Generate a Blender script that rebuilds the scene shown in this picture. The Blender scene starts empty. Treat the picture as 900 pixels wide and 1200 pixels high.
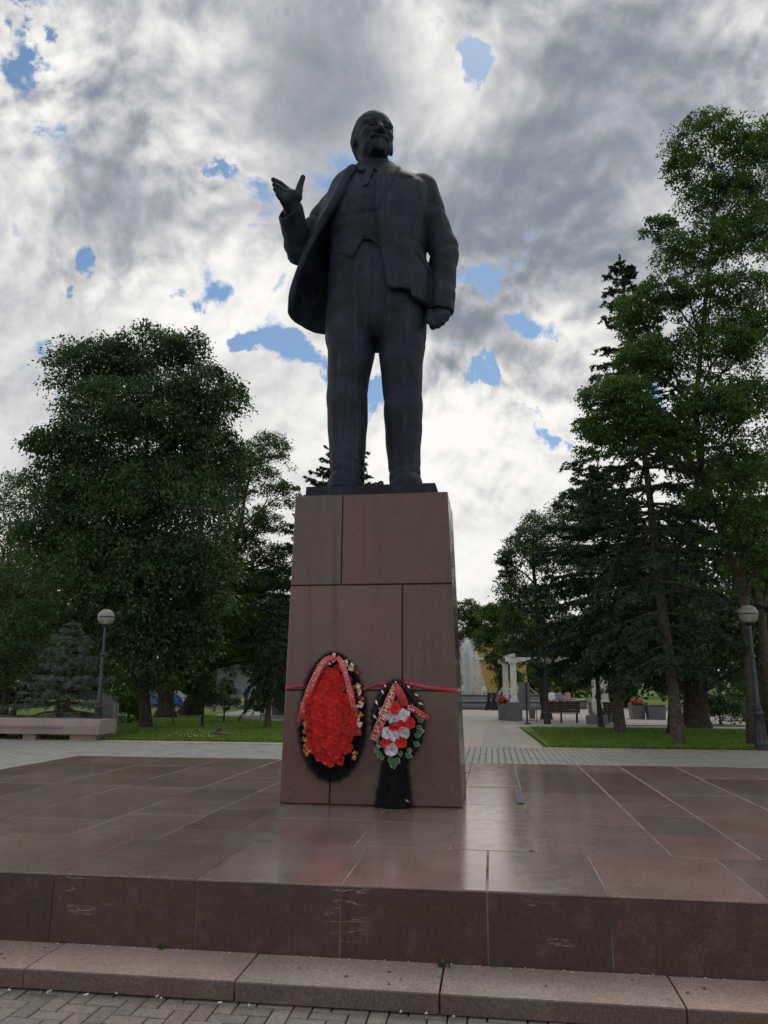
import bpy, bmesh, math, random
import numpy as np
from mathutils import Vector, Matrix

# ---------------------------------------------------------------- camera
SC = bpy.context.scene
COL = SC.collection
FPX, YAW, PITCH, ROLL = 891.65, math.radians(7.96), math.radians(12.69), math.radians(.23)
CAM = np.array([0., 0., 1.155])
_fh = np.array([-math.sin(YAW), math.cos(YAW), 0]); _rt = np.array([math.cos(YAW), math.sin(YAW), 0]); _z = np.array([0, 0, 1.])
FW = math.cos(PITCH) * _fh + math.sin(PITCH) * _z
_u = -math.sin(PITCH) * _fh + math.cos(PITCH) * _z
RT = math.cos(ROLL) * _rt + math.sin(ROLL) * _u
UP = math.cos(ROLL) * _u - math.sin(ROLL) * _rt
cd = bpy.data.cameras.new('camera'); cam = bpy.data.objects.new('camera', cd); COL.objects.link(cam)
cd.sensor_fit = 'VERTICAL'; cd.sensor_height = 24; cd.lens = FPX / 1200 * 24
cd.clip_start = .05; cd.clip_end = 3000
M = Matrix.Identity(4)
for i in range(3):
    M[i][0] = RT[i]; M[i][1] = UP[i]; M[i][2] = -FW[i]; M[i][3] = CAM[i]
cam.matrix_world = M
SC.camera = cam

def ray(px, py):                       # viewing direction through a point of the 900x1200 photograph
    return FW * FPX + RT * (px - 450) + UP * (600 - py)
def at(px, py, Y):                     # the place along that direction on the vertical plane y = Y
    d = ray(px, py); return CAM + d * (Y / d[1])
def gz(y):                             # ground height: flat near the podium, then a slight fall towards the fountain
    y = np.asarray(y, float)
    return -.495 - .0125 * np.clip(y - 24, 0, 60)
def ground_at(px, py):
    d = ray(px, py); lo, hi = 3., 400.
    for _ in range(60):
        m = (lo + hi) / 2; p = CAM + d * (m / d[1])
        if p[2] > gz(m): lo = m
        else: hi = m
    return CAM + d * (lo / d[1])

# ---------------------------------------------------------------- node helper
class NB:
    def __init__(s, tree): s.t = tree; s.n = tree.nodes; s.l = tree.links
    def new(s, typ, **kw):
        n = s.n.new(typ)
        for k, v in kw.items(): setattr(n, k, v)
        return n
    def put(s, sock, v):
        if hasattr(v, 'is_linked') or isinstance(v, bpy.types.NodeSocket): s.l.new(v, sock)
        else: sock.default_value = v
    def m(s, op, a, b=None, c=None, clamp=False):
        n = s.new('ShaderNodeMath', operation=op, use_clamp=clamp); s.put(n.inputs[0], a)
        if b is not None: s.put(n.inputs[1], b)
        if c is not None: s.put(n.inputs[2], c)
        return n.outputs[0]
    def v(s, op, a, b=None, scale=None):
        n = s.new('ShaderNodeVectorMath', operation=op); s.put(n.inputs[0], a)
        if b is not None: s.put(n.inputs[1], b)
        if scale is not None: s.put(n.inputs['Scale'], scale)
        return n.outputs['Value'] if op in ('DISTANCE', 'LENGTH', 'DOT_PRODUCT') else n.outputs[0]
    def noise(s, vec, scale, detail=4, rough=.5, dist=0, dim='3D', out=0):
        n = s.new('ShaderNodeTexNoise', noise_dimensions=dim)
        if vec is not None: s.put(n.inputs['Vector'], vec)
        n.inputs['Scale'].default_value = scale; n.inputs['Detail'].default_value = detail
        n.inputs['Roughness'].default_value = rough; n.inputs['Distortion'].default_value = dist
        return n.outputs[out]
    def sm(s, x, lo, hi, to0=0., to1=1.):
        n = s.new('ShaderNodeMapRange', interpolation_type='SMOOTHSTEP'); s.put(n.inputs[0], x)
        n.inputs[1].default_value = lo; n.inputs[2].default_value = hi; n.inputs[3].default_value = to0; n.inputs[4].default_value = to1
        return n.outputs[0]
    def mix(s, f, a, b, mode='MIX'):
        n = s.new('ShaderNodeMix', data_type='RGBA', blend_type=mode); s.put(n.inputs[0], f)
        for i, x in ((6, a), (7, b)):
            if isinstance(x, tuple): x = (*x[:3], 1)
            s.put(n.inputs[i], x)
        return n.outputs[2]

# ---------------------------------------------------------------- world: daylight sky with broken cloud
SUN_EL, SUN_AZ = math.radians(57), math.radians(8)     # behind the statue, high, veiled by cloud
W = bpy.data.worlds.new('World'); SC.world = W; W.use_nodes = True
b = NB(W.node_tree); b.n.clear()
wo = b.new('ShaderNodeOutputWorld'); bg = b.new('ShaderNodeBackground'); bg.inputs['Strength'].default_value = .1
b.l.new(bg.outputs[0], wo.inputs[0])
sky = b.new('ShaderNodeTexSky', sky_type='NISHITA', sun_disc=False, sun_elevation=SUN_EL, sun_rotation=SUN_AZ)
sky.air_density = 1.1; sky.dust_density = .6; sky.ozone_density = 2.0
tc = b.new('ShaderNodeTexCoord'); sep = b.new('ShaderNodeSeparateXYZ'); b.l.new(tc.outputs['Generated'], sep.inputs[0])
zc = b.m('ADD', b.m('MAXIMUM', sep.outputs[2], 0.), .90)
cmb = b.new('ShaderNodeCombineXYZ')
b.put(cmb.inputs[0], b.m('DIVIDE', sep.outputs[0], zc)); b.put(cmb.inputs[1], b.m('DIVIDE', sep.outputs[1], zc))
P = cmb.outputs[0]                                      # place on the cloud layer
def layer(px, py):
    d = ray(px, py); d = d / np.linalg.norm(d); k = max(d[2], 0) + .90
    return np.array([d[0] / k, d[1] / k])
warp = b.noise(P, 4.5, 3, .5, out=1)
P2 = b.v('ADD', P, b.v('SCALE', b.v('SUBTRACT', warp, (.5, .5, .5)), scale=.09))
def blob(px, py, rx, ry, amp, rot=0, PP=None):          # a soft thin or thick patch of the cloud layer
    c = layer(px, py); ex = layer(px + rx, py) - c; ey = layer(px, py + ry) - c
    Ji = np.linalg.inv(np.column_stack([ex, ey]))
    q = b.v('SUBTRACT', PP if PP is not None else P2, (float(c[0]), float(c[1]), 0))
    a = b.v('DOT_PRODUCT', q, (float(Ji[0, 0]), float(Ji[0, 1]), 0)); d = b.v('DOT_PRODUCT', q, (float(Ji[1, 0]), float(Ji[1, 1]), 0))
    if rot:
        cr, sr = math.cos(rot), math.sin(rot)
        a, d = (b.m('ADD', b.m('MULTIPLY', a, cr), b.m('MULTIPLY', d, sr)), b.m('SUBTRACT', b.m('MULTIPLY', d, cr), b.m('MULTIPLY', a, sr)))
    r2 = b.m('ADD', b.m('MULTIPLY', a, a), b.m('MULTIPLY', d, d))
    return b.m('MULTIPLY', b.m('EXPONENT', b.m('MULTIPLY', r2, -1.)), amp)
def total(lst):
    s = lst[0]
    for x in lst[1:]: s = b.m('ADD', s, x)
    return s
def puffs(v):                                            # heaped, billowing texture: folded octaves of noise over a smooth base
    s = None; amp = 1.
    for k in range(4):
        q = b.m('MULTIPLY', b.m('ABSOLUTE', b.m('SUBTRACT', b.noise(v, 5.5 * 2.1 ** k, 0, .5), .5)), amp); s = q if s is None else b.m('ADD', s, q); amp *= .55
    return b.m('ADD', b.m('MULTIPLY', b.noise(v, 9, 10, .60), .62), b.m('ADD', .112, b.m('MULTIPLY', s, .44)))
fine = puffs(P2)
big = b.noise(P2, 3.2, 5, .5)
P3 = b.v('ADD', P2, b.v('SCALE', b.v('SUBTRACT', b.noise(P, 11, 7, .62, out=1), (.5, .5, .5)), scale=.15))
gaps_ = total([blob(*g, **{'PP': P3}) for g in (
    (15, 5, 60, 36, .30), (5, 60, 30, 50, .16), (175, 35, 50, 25, .16), (542, 38, 30, 34, .34), (540, 85, 18, 24, .16), (705, 10, 45, 18, .12),
    (240, 190, 34, 14, .19), (85, 315, 22, 22, .26), (212, 340, 60, 13, .22, .5), (285, 395, 40, 14, .25), (340, 415, 60, 26, .18),
    (430, 470, 60, 16, .28), (555, 440, 75, 16, .30), (600, 430, 40, 14, .2), (612, 375, 34, 26, .30), (560, 335, 24, 16, .17), (650, 490, 34, 34, .30), (15, 130, 20, 40, .13))])
rag = b.noise(P2, 17, 7, .62)
gaps = b.m('MULTIPLY', gaps_, b.sm(rag, .38, .60, .35, 1.6))
cover = b.m('SUBTRACT', b.m('ADD', b.m('MULTIPLY', b.m('SUBTRACT', big, .5), .6), b.m('MULTIPLY', b.m('SUBTRACT', fine, .5), 2.3)), b.m('MULTIPLY', gaps, .98))
cover = b.m('ADD', cover, b.m('ADD', .20, b.sm(sep.outputs[2], .36, .10, 0, .25)))
alpha = b.sm(cover, -.12, .02)
dark = total([blob(*g) for g in (
    (700, 230, 240, 200, .30), (560, 260, 120, 90, .14), (125, 200, 70, 90, .20), (215, 265, 110, 45, .22, .45), (350, 130, 60, 150, .20), (250, 110, 120, 60, .07),
    (40, 470, 90, 90, .13), (540, 400, 70, 32, .26), (600, 600, 120, 60, .03), (800, 60, 120, 60, .10), (420, 70, 90, 80, .14))])
lite = total([blob(*g) for g in (
    (540, 110, 60, 60, .30), (500, 30, 50, 60, .14), (225, 60, 60, 60, .14), (290, 300, 70, 60, .12), (340, 360, 80, 50, .16), (250, 390, 60, 40, .20), (180, 350, 60, 40, .14),
    (660, 380, 60, 40, .22), (560, 510, 120, 60, .22), (430, 540, 90, 60, .12), (860, 30, 60, 40, .18), (770, 230, 60, 50, .20), (60, 60, 40, 60, .14), (600, 660, 90, 60, .06))])
thick = b.m('ADD', b.m('ADD', b.m('MULTIPLY', b.m('SUBTRACT', big, .5), .5), b.m('MULTIPLY', b.m('SUBTRACT', fine, .5), .45)), b.m('SUBTRACT', dark, lite))
fine2 = puffs(b.v('ADD', P2, (-.003, -.012, 0)))
relief = b.m('MULTIPLY', b.m('SUBTRACT', fine2, fine), b.m('MULTIPLY', b.sm(dark, .05, .30, 3.6, 1.3), b.sm(sep.outputs[2], .1, .5, .45, 1.)))
calm = b.sm(b.noise(P, 2.3, 2, .5), .40, .60, .35, 1.25)
relief = b.m('MULTIPLY', relief, calm)
dens = b.sm(b.m('SUBTRACT', b.m('SUBTRACT', thick, relief), b.sm(sep.outputs[2], .55, .1, 0, .17)), -.38, .44)
ccol = b.mix(dens, (8.6, 8.4, 8.1), (2.0, 2.25, 2.75))
skyc = b.v('MULTIPLY', sky.outputs[0], (.72, .82, .84))
full = b.mix(alpha, skyc, ccol)
below = b.sm(sep.outputs[2], -.03, .0)
full = b.mix(below, (1.0, 1.0, .9), full)
b.l.new(full, bg.inputs[0])

sd = bpy.data.lights.new('sun', 'SUN'); sun = bpy.data.objects.new('sun', sd); COL.objects.link(sun)
sd.energy = .8; sd.angle = math.radians(24); sd.color = (1, .95, .87)
to_sun = Vector((math.sin(SUN_AZ) * math.cos(SUN_EL), math.cos(SUN_AZ) * math.cos(SUN_EL), math.sin(SUN_EL)))
sun.rotation_euler = to_sun.to_track_quat('Z', 'Y').to_euler()
vs = SC.view_settings; vs.view_transform = 'Standard'; vs.look = 'None'; vs.exposure = .22; vs.gamma = 1; vs.use_curve_mapping = False
SC.cycles.max_bounces = 6; SC.cycles.diffuse_bounces = 3; SC.cycles.transparent_max_bounces = 12

# ---------------------------------------------------------------- object helpers
def tag(o, label=None, cat=None, group=None, kind=None):
    if label: o['label'] = label
    if cat: o['category'] = cat
    if group: o['group'] = group
    if kind: o['kind'] = kind
    return o
def link(name, me, parent=None, loc=None):
    o = bpy.data.objects.new(name, me); COL.objects.link(o)
    if parent is not None: o.parent = parent
    if loc is not None: o.location = loc
    return o
def empty(name, loc=(0, 0, 0), rz=0):
    o = bpy.data.objects.new(name, None); COL.objects.link(o); o.location = loc; o.rotation_euler = (0, 0, rz); o.empty_display_size = .2
    return o
def copy_tree(o, parent=None):
    c = o.copy(); COL.objects.link(c)
    if parent is not None: c.parent = parent
    for ch in list(o.children): copy_tree(ch, c)
    return c
def mesh_np(name, V, Fc, mats, smooth=False, fmat=None):
    """mesh from arrays; Fc (n,3) or (n,4)"""
    me = bpy.data.meshes.new(name); V = np.asarray(V, np.float32); Fc = np.asarray(Fc, np.int32); k = Fc.shape[1]
    me.vertices.add(len(V)); me.vertices.foreach_set('co', V.ravel())
    me.loops.add(Fc.size); me.loops.foreach_set('vertex_index', Fc.ravel())
    me.polygons.add(len(Fc)); me.polygons.foreach_set('loop_start', np.arange(0, Fc.size, k, dtype=np.int32))
    if smooth: me.polygons.foreach_set('use_smooth', np.ones(len(Fc), bool))
    for m in (mats if isinstance(mats, (list, tuple)) else [mats]): me.materials.append(m)
    if fmat is not None: me.polygons.foreach_set('material_index', np.asarray(fmat, np.int32))
    me.update(calc_edges=True); me.validate()
    return me

class MB:
    """collects simple shapes into one mesh"""
    def __init__(s): s.V = []; s.F = []; s.mi = []; s.cur = 0
    def add(s, vs, fs):
        o = len(s.V); s.V += [tuple(map(float, v)) for v in vs]; s.F += [tuple(i + o for i in f) for f in fs]; s.mi += [s.cur] * len(fs); return s
    def box(s, c, d, rz=0, ch=0):
        hx, hy, hz = d[0] / 2, d[1] / 2, d[2] / 2
        co, si = math.cos(rz), math.sin(rz)
        if ch:                                            # chamfered top edges
            prof = [(hx, hy, -hz), (hx, hy, hz - ch), (hx - ch, hy - ch, hz)]
        else: prof = [(hx, hy, -hz), (hx, hy, hz)]
        vs = []
        for a, e, z in prof:
            for x, y in ((-a, -e), (a, -e), (a, e), (-a, e)): vs.append((c[0] + x * co - y * si, c[1] + x * si + y * co, c[2] + z))
        n = len(prof); fs = [(3, 2, 1, 0)]
        for k in range(n - 1):
            for i in range(4): fs.append((k * 4 + i, k * 4 + (i + 1) % 4, k * 4 + 4 + (i + 1) % 4, k * 4 + 4 + i))
        fs.append(tuple((n - 1) * 4 + i for i in range(4)))
        return s.add(vs, fs)
    def lathe(s, c, prof, n=16, axis=None):
        vs = []; fs = []
        for r, z in prof:
            for i in range(n):
                a = 2 * math.pi * i / n; vs.append((c[0] + r * math.cos(a), c[1] + r * math.sin(a), c[2] + z))
        for k in range(len(prof) - 1):
            for i in range(n): fs.append((k * n + i, k * n + (i + 1) % n, k * n + n + (i + 1) % n, k * n + n + i))
        fs.append(tuple(reversed(range(n)))); fs.append(tuple((len(prof) - 1) * n + i for i in range(n)))
        return s.add(vs, fs)
    def tube(s, pts, rad, n=6):
        V, Fq = tube_np(pts, rad, n); return s.add(V, [tuple(f) for f in Fq])
    def prism(s, poly, axis, a, c):
        """extrude a 2D polygon along axis from a to c; poly gives the other two coordinates in order"""
        def p3(u, v, w):
            return (w, u, v) if axis == 0 else (u, w, v) if axis == 1 else (u, v, w)
        n = len(poly); vs = [p3(u, v, a) for u, v in poly] + [p3(u, v, c) for u, v in poly]
        fs = [tuple(range(n)), tuple(range(2 * n - 1, n - 1, -1))] + [(i, i + n, (i + 1) % n + n, (i + 1) % n) for i in range(n)]
        return s.add(vs, fs)
    def mesh(s, name, mats, smooth=False):
        me = bpy.data.meshes.new(name); me.from_pydata(s.V, [], s.F)
        for m in (mats if isinstance(mats, (list, tuple)) else [mats]): me.materials.append(m)
        me.polygons.foreach_set('material_index', s.mi)
        bm = bmesh.new(); bm.from_mesh(me); bmesh.ops.recalc_face_normals(bm, faces=bm.faces); bm.to_mesh(me); bm.free()
        if smooth:
            me.polygons.foreach_set('use_smooth', [True] * len(me.polygons))
            try: me.set_sharp_from_angle(angle=math.radians(40))
            except Exception: pass
        me.update(); return me
    def build(s, name, mats, parent=None, loc=None, smooth=False): return link(name, s.mesh(name, mats, smooth), parent, loc)

def tube_np(pts, rad, n=6, cap=True):
    pts = np.asarray(pts, float); m = len(pts); rad = np.broadcast_to(np.asarray(rad, float), (m,))
    T = np.gradient(pts, axis=0); T /= np.linalg.norm(T, axis=1)[:, None] + 1e-9
    ref = np.array([0, 0, 1.]) if abs(T[:, 2]).mean() < .8 else np.array([1., 0, 0])
    A = np.cross(T, ref); A /= np.linalg.norm(A, axis=1)[:, None] + 1e-9; B = np.cross(T, A)
    a = np.arange(n) * 2 * math.pi / n
    V = pts[:, None] + rad[:, None, None] * (np.cos(a)[None, :, None] * A[:, None] + np.sin(a)[None, :, None] * B[:, None])
    V = V.reshape(-1, 3); i = np.arange(n); k = np.arange(m - 1)[:, None] * n
    Fq = np.stack([k + i, k + (i + 1) % n, k + n + (i + 1) % n, k + n + i], -1).reshape(-1, 4)
    if cap:
        V = np.vstack([V, pts[:1], pts[-1:]]); c0, c1 = len(V) - 2, len(V) - 1
        q = [(c0, (j + 1) % n, j, j) for j in range(n)] + [(c1, (m - 1) * n + j, (m - 1) * n + (j + 1) % n, (m - 1) * n + (j + 1) % n) for j in range(n)]
        q = [f[:3] + (f[2],) for f in q]
        Fq = np.vstack([Fq, np.array(q)])
    return V, Fq
def tubes_mesh(name, lst, mat, smooth=True):
    """many tubes as one mesh, triangles; lst of (pts, radii, sides)"""
    Vs = []; Fs = []; o = 0
    for pts, r, n in lst:
        V, q = tube_np(pts, r, n, cap=False); Vs.append(V)
        Fs.append(np.vstack([q[:, [0, 1, 2]], q[:, [0, 2, 3]]]) + o); o += len(V)
    return mesh_np(name, np.vstack(Vs), np.vstack(Fs), mat, smooth)

# ---------------------------------------------------------------- materials
def new_mat(name):
    m = bpy.data.materials.new(name); m.use_nodes = True; nb = NB(m.node_tree); nb.n.clear()
    out = nb.new('ShaderNodeOutputMaterial'); pr = nb.new('ShaderNodeBsdfPrincipled'); nb.l.new(pr.outputs[0], out.inputs[0])
    return m, nb, pr, out
def objco(nb): return nb.new('ShaderNodeTexCoord').outputs['Object']
def worldpos(nb): return nb.new('ShaderNodeNewGeometry').outputs['Position']
def bump(nb, pr, h, strength, dist=.01):
    n = nb.new('ShaderNodeBump'); n.inputs['Strength'].default_value = strength; n.inputs['Distance'].default_value = dist
    nb.put(n.inputs['Height'], h); nb.l.new(n.outputs[0], pr.inputs['Normal'])
def plain(name, rgb, rough=.6, metal=0., var=.25, scale=6., bump_s=.15, spec=.5):
    m, nb, pr, out = new_mat(name); p = worldpos(nb)
    n = nb.noise(p, scale, 5, .6); f = nb.sm(n, .25, .75, 1 - var, 1 + var)
    c = nb.v('SCALE', rgb, scale=f); nb.l.new(c, pr.inputs['Base Color'])
    pr.inputs['Roughness'].default_value = rough; pr.inputs['Metallic'].default_value = metal; pr.inputs['Specular IOR Level'].default_value = spec
    if bump_s: bump(nb, pr, nb.noise(p, scale * 8, 3), bump_s, .01)
    return m
def granite(name, rgb, rough=.3, tintvar=.25, dirt=.5, speck=1., rgh_var=.15, spec=.5, cracks=False, streak=0.):
    m, nb, pr, out = new_mat(name); p = worldpos(nb)
    rnd = nb.new('ShaderNodeObjectInfo').outputs['Random']
    g1 = nb.noise(p, 230, 2, .6); g2 = nb.noise(p, 55, 4, .7); g3 = nb.noise(p, 1.7, 6, .65); g4 = nb.noise(p, 7, 6, .7)
    f = nb.m('MULTIPLY', nb.sm(g1, .3, .7, 1 - .35 * speck, 1 + .35 * speck), nb.sm(g2, .3, .7, .78, 1.22))
    f = nb.m('MULTIPLY', f, nb.sm(g3, .3, .7, .88, 1.12))
    f = nb.m('MULTIPLY', f, nb.m('ADD', nb.m('MULTIPLY', rnd, tintvar * 2), 1 - tintvar))
    c = nb.v('SCALE', rgb, scale=f)
    hue = nb.m('MULTIPLY', nb.m('FRACT', nb.m('MULTIPLY', rnd, 7.31)), .45)
    grey = (sum(rgb) / 3 * 1.05,) * 3
    c = nb.mix(hue, c, nb.v('SCALE', grey, scale=f))
    # pale mineral flecks and dust
    vor = nb.new('ShaderNodeTexVoronoi'); nb.put(vor.inputs['Vector'], p); vor.inputs['Scale'].default_value = 42
    fl = nb.m('MULTIPLY', nb.sm(vor.outputs['Distance'], .10, .05), nb.sm(g2, .5, .62))
    c = nb.mix(nb.m('MULTIPLY', fl, .55), c, (.42, .36, .32))
    d = nb.m('MULTIPLY', nb.sm(g4, .52, .72), dirt)
    c = nb.mix(nb.m('MULTIPLY', d, .55), c, (.30, .27, .24))
    rv = nb.sm(g4, .35, .7, rough - rgh_var * .4, rough + rgh_var)
    if cracks:
        st = nb.v('MULTIPLY', p, (.9, 1, 8)); w = nb.noise(st, 1.3, 5, .55)
        ln = nb.sm(nb.m('ABSOLUTE', nb.m('SUBTRACT', w, .5)), .008, .0); pat = nb.sm(nb.noise(p, 1.7, 3), .56, .66)
        ck = nb.m('MULTIPLY', ln, pat); c = nb.mix(nb.m('MULTIPLY', ck, .7), c, (.45, .38, .36))
    if streak:
        sk = nb.m('MULTIPLY', nb.sm(nb.noise(nb.v('MULTIPLY', p, (9, 9, .45)), 1.6, 6, .62), .48, .72), nb.sm(g3, .35, .65, .2, 1.)); c = nb.mix(nb.m('MULTIPLY', sk, streak), c, nb.v('SCALE', c, scale=.45))
        rv = nb.m('ADD', rv, nb.m('MULTIPLY', sk, .15))
    nb.l.new(c, pr.inputs['Base Color']); nb.l.new(rv, pr.inputs['Roughness'])
    pr.inputs['Specular IOR Level'].default_value = spec
    bump(nb, pr, nb.m('ADD', nb.m('MULTIPLY', g1, .25), nb.m('MULTIPLY', g4, .75)), .10, .006)
    return m
MT = {}
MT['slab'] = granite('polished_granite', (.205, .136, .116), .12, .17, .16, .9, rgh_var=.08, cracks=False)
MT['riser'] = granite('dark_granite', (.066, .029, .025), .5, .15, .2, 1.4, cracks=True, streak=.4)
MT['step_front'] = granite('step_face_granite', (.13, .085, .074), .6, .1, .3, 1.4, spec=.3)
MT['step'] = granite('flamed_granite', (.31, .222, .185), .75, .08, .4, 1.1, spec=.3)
MT['ped'] = granite('pedestal_granite', (.100, .042, .032), .17, .14, .12, 1.4, rgh_var=.08, streak=.6)
MT['grout'] = plain('grout', (.06, .052, .045), .9)
MT['mortar'] = plain('mortar', (.20, .178, .155), .9, var=.8, scale=1.6)
MT['bench_stone'] = granite('bench_granite', (.30, .215, .195), .55, .05, .3, 1)
MT['grey_stone'] = granite('grey_granite', (.13, .135, .14), .45, .12, .2, 1)
MT['brick'] = granite('paving_brick', (.23, .20, .175), .8, .2, .5, 1, spec=.25)
MT['paver'] = granite('grey_paver', (.25, .255, .24), .7, .1, .4, 1, spec=.3)
MT['paver_dark'] = plain('paver_joint', (.07, .068, .06), .9)
MT['path'] = granite('path_slabs', (.31, .275, .25), .7, .1, .3, .8, spec=.3)
MT['path_grey'] = granite('path_grey_slabs', (.26, .26, .245), .7, .1, .3, .8, spec=.3)
MT['kerb'] = granite('kerb_stone', (.33, .26, .21), .75, .08, .4, 1, spec=.3)
MT['dark_stone'] = granite('dark_grey_stone', (.055, .06, .06), .5, .05, .2, 1)
MT['white_paint'] = plain('white_plaster', (.72, .72, .70), .6, var=.1)
MT['ochre'] = plain('ochre_plaster', (.52, .36, .13), .7, var=.15)
MT['iron'] = plain('dark_iron', (.03, .033, .036), .45, .3)
MT['iron_teal'] = plain('lamp_iron', (.05, .058, .068), .4, .4)
MT['wood_dark'] = plain('dark_wood', (.055, .032, .026), .55)
MT['bark'] = plain('bark', (.085, .070, .055), .9, var=.5, scale=9, bump_s=.8, spec=.2)
MT['bark_dark'] = plain('dark_bark', (.05, .042, .034), .9, var=.5, scale=9, bump_s=.8, spec=.2)
MT['bark_grey'] = plain('grey_bark', (.085, .074, .060), .9, var=.5, scale=9, bump_s=.8, spec=.2)
def bronze():
    m, nb, pr, out = new_mat('dark_bronze'); p = worldpos(nb)
    n1 = nb.noise(p, 3, 6, .6); n2 = nb.noise(nb.v('MULTIPLY', p, (9, 9, .7)), 1.4, 6, .65); n3 = nb.noise(p, 60, 4, .6)
    f = nb.m('MULTIPLY', nb.sm(n1, .3, .7, .55, 1.5), nb.sm(n3, .3, .7, .75, 1.3))
    c = nb.v('SCALE', (.020, .0255, .038), scale=f)
    st = nb.m('MULTIPLY', nb.sm(n2, .56, .72), .7)
    c = nb.mix(st, c, (.065, .075, .09))
    nb.l.new(c, pr.inputs['Base Color']); pr.inputs['Specular IOR Level'].default_value = .16
    nb.l.new(nb.sm(n1, .3, .7, .52, .7), pr.inputs['Roughness'])
    bump(nb, pr, nb.m('ADD', nb.m('MULTIPLY', n3, .6), nb.noise(p, 14, 4, .6)), .22, .02)
    return m
MT['bronze'] = bronze()
def leaf_mat(name, rgb, rgb2, trans=.3, rough=.5):
    m, nb, pr, out = new_mat(name); p = worldpos(nb)
    f = nb.sm(nb.noise(p, 1.1, 4, .7), .35, .65); f2 = nb.noise(p, 9, 2)
    c = nb.mix(f, rgb, rgb2); c = nb.v('SCALE', c, scale=nb.sm(f2, .25, .75, .65, 1.35))
    nb.l.new(c, pr.inputs['Base Color']); pr.inputs['Roughness'].default_value = rough; pr.inputs['Specular IOR Level'].default_value = .35
    tr = nb.new('ShaderNodeBsdfTranslucent'); nb.l.new(nb.v('MULTIPLY', c, (1.25, 1.5, .55)), tr.inputs[0])
    mx = nb.new('ShaderNodeMixShader'); mx.inputs[0].default_value = trans
    nb.l.new(pr.outputs[0], mx.inputs[1]); nb.l.new(tr.outputs[0], mx.inputs[2]); nb.l.new(mx.outputs[0], out.inputs[0])
    return m
MT['linden'] = leaf_mat('linden_leaf', (.036, .070, .026), (.055, .098, .030), .25)
MT['locust'] = leaf_mat('locust_leaf', (.050, .100, .028), (.075, .130, .034), .38)
MT['olive'] = leaf_mat('olive_leaf', (.055, .085, .030), (.075, .105, .034), .3)
MT['fresh'] = leaf_mat('fresh_leaf', (.060, .115, .030), (.085, .140, .036), .4)
MT['spruce'] = leaf_mat('spruce_needle', (.026, .046, .032), (.036, .060, .040), .05, .6)
MT['blue_spruce'] = leaf_mat('blue_spruce_needle', (.095, .135, .120), (.120, .165, .145), .05, .6)
MT['grass'] = leaf_mat('grass_blade', (.098, .165, .03), (.125, .195, .04), .3)
def grass_ground():
    m, nb, pr, out = new_mat('lawn_ground'); p = worldpos(nb)
    f = nb.sm(nb.noise(p, .45, 5, .65), .35, .65); g = nb.noise(p, 24, 4, .7)
    c = nb.mix(f, (.085, .145, .028), (.120, .185, .040)); c = nb.v('SCALE', c, scale=nb.sm(g, .25, .75, .6, 1.4))
    nb.l.new(c, pr.inputs['Base Color']); pr.inputs['Roughness'].default_value = .9; pr.inputs['Specular IOR Level'].default_value = .1
    bump(nb, pr, g, .8, .05); return m
MT['lawn'] = grass_ground()
# ================================================================ the ground
def sheet(name, rows, dz, mat, kind='structure', parent=None):
    """strip of ground; rows (y, x_left, x_right)"""
    rows = sorted(rows); ys = [r[0] for r in rows]
    for yb in (24., 84.):
        if ys[0] < yb < ys[-1] and yb not in ys:
            k = next(i for i in range(len(rows) - 1) if rows[i][0] < yb < rows[i + 1][0]); a, c = rows[k], rows[k + 1]; t = (yb - a[0]) / (c[0] - a[0])
            rows.insert(k + 1, (yb, a[1] + t * (c[1] - a[1]), a[2] + t * (c[2] - a[2]))); ys = [r[0] for r in rows]
    V = []; Fq = []
    for y, a, c in rows: z = float(gz(y)) + dz; V += [(a, y, z), (c, y, z)]
    for k in range(len(rows) - 1): Fq.append((2 * k, 2 * k + 1, 2 * k + 3, 2 * k + 2))
    o = link(name, mesh_np(name, V, Fq, mat), parent)
    if kind and parent is None: tag(o, kind=kind)
    return o
def poly_sheet(name, pts, dz, mat):
    me = bpy.data.meshes.new(name); me.from_pydata([(x, y, float(gz(y)) + dz) for x, y in pts], [], [tuple(range(len(pts)))])
    me.materials.append(mat); o = link(name, me); tag(o, kind='structure'); return o
sheet('ground', [(-60, -900, 900), (24, -900, 900), (84, -900, 900), (1800, -900, 900)], -.03, MT['lawn'])
pav = sheet('pavement', [(-30, -45, 45), (21.3, -45, 45)], -.026, MT['paver_dark'])
sheet('lawn_border', [(21.2, -45, -2.9), (21.85, -45, -2.9)], .004, MT['kerb'])
sheet('lawn_border', [(21.1, 1.3, 45), (21.55, 1.25, 45)], .004, MT['kerb'])
sheet('path', [(21.2, -3.0, 1.30), (36, -2.9, 1.0), (44, -40, 40), (69, -40, 40), (95, -40, 40)], .000, MT['path'])
sheet('path_band', [(21.4, -.35, .62), (34, -.35, .55)], .004, MT['path_grey'])
sheet('path_band', [(33.5, 1.0, 26), (36.0, 1.0, 26)], .004, MT['path_grey'])
sheet('path_band', [(46, -20, 20), (48.5, -20, 20)], .006, MT['path_grey'])
lawnL = sheet('lawn', [(21.8, -60, -3.2), (35, -60, -3.1), (62, -60, -13)], .012, MT['lawn'])
lawnR = sheet('lawn', [(21.55, 1.42, 60), (33.6, 1.08, 60)], .012, MT['lawn'])
lawnR2 = sheet('lawn', [(36.2, 13, 60), (80, 20, 60)], .012, MT['lawn'])
c4 = [ground_at(*q)[:2] for q in ((250, 838.5), (318, 845), (345, 845), (345, 832), (284, 832.5))]
poly_sheet('side_path', c4, .018, MT['path_grey'])
sheet('road', [(63, -90, -13), (72, -90, -13)], .02, plain('asphalt', (.06, .06, .06), .85))
sheet('road_edge', [(62.6, -90, -13), (63, -90, -13)], .03, MT['kerb'])
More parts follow.
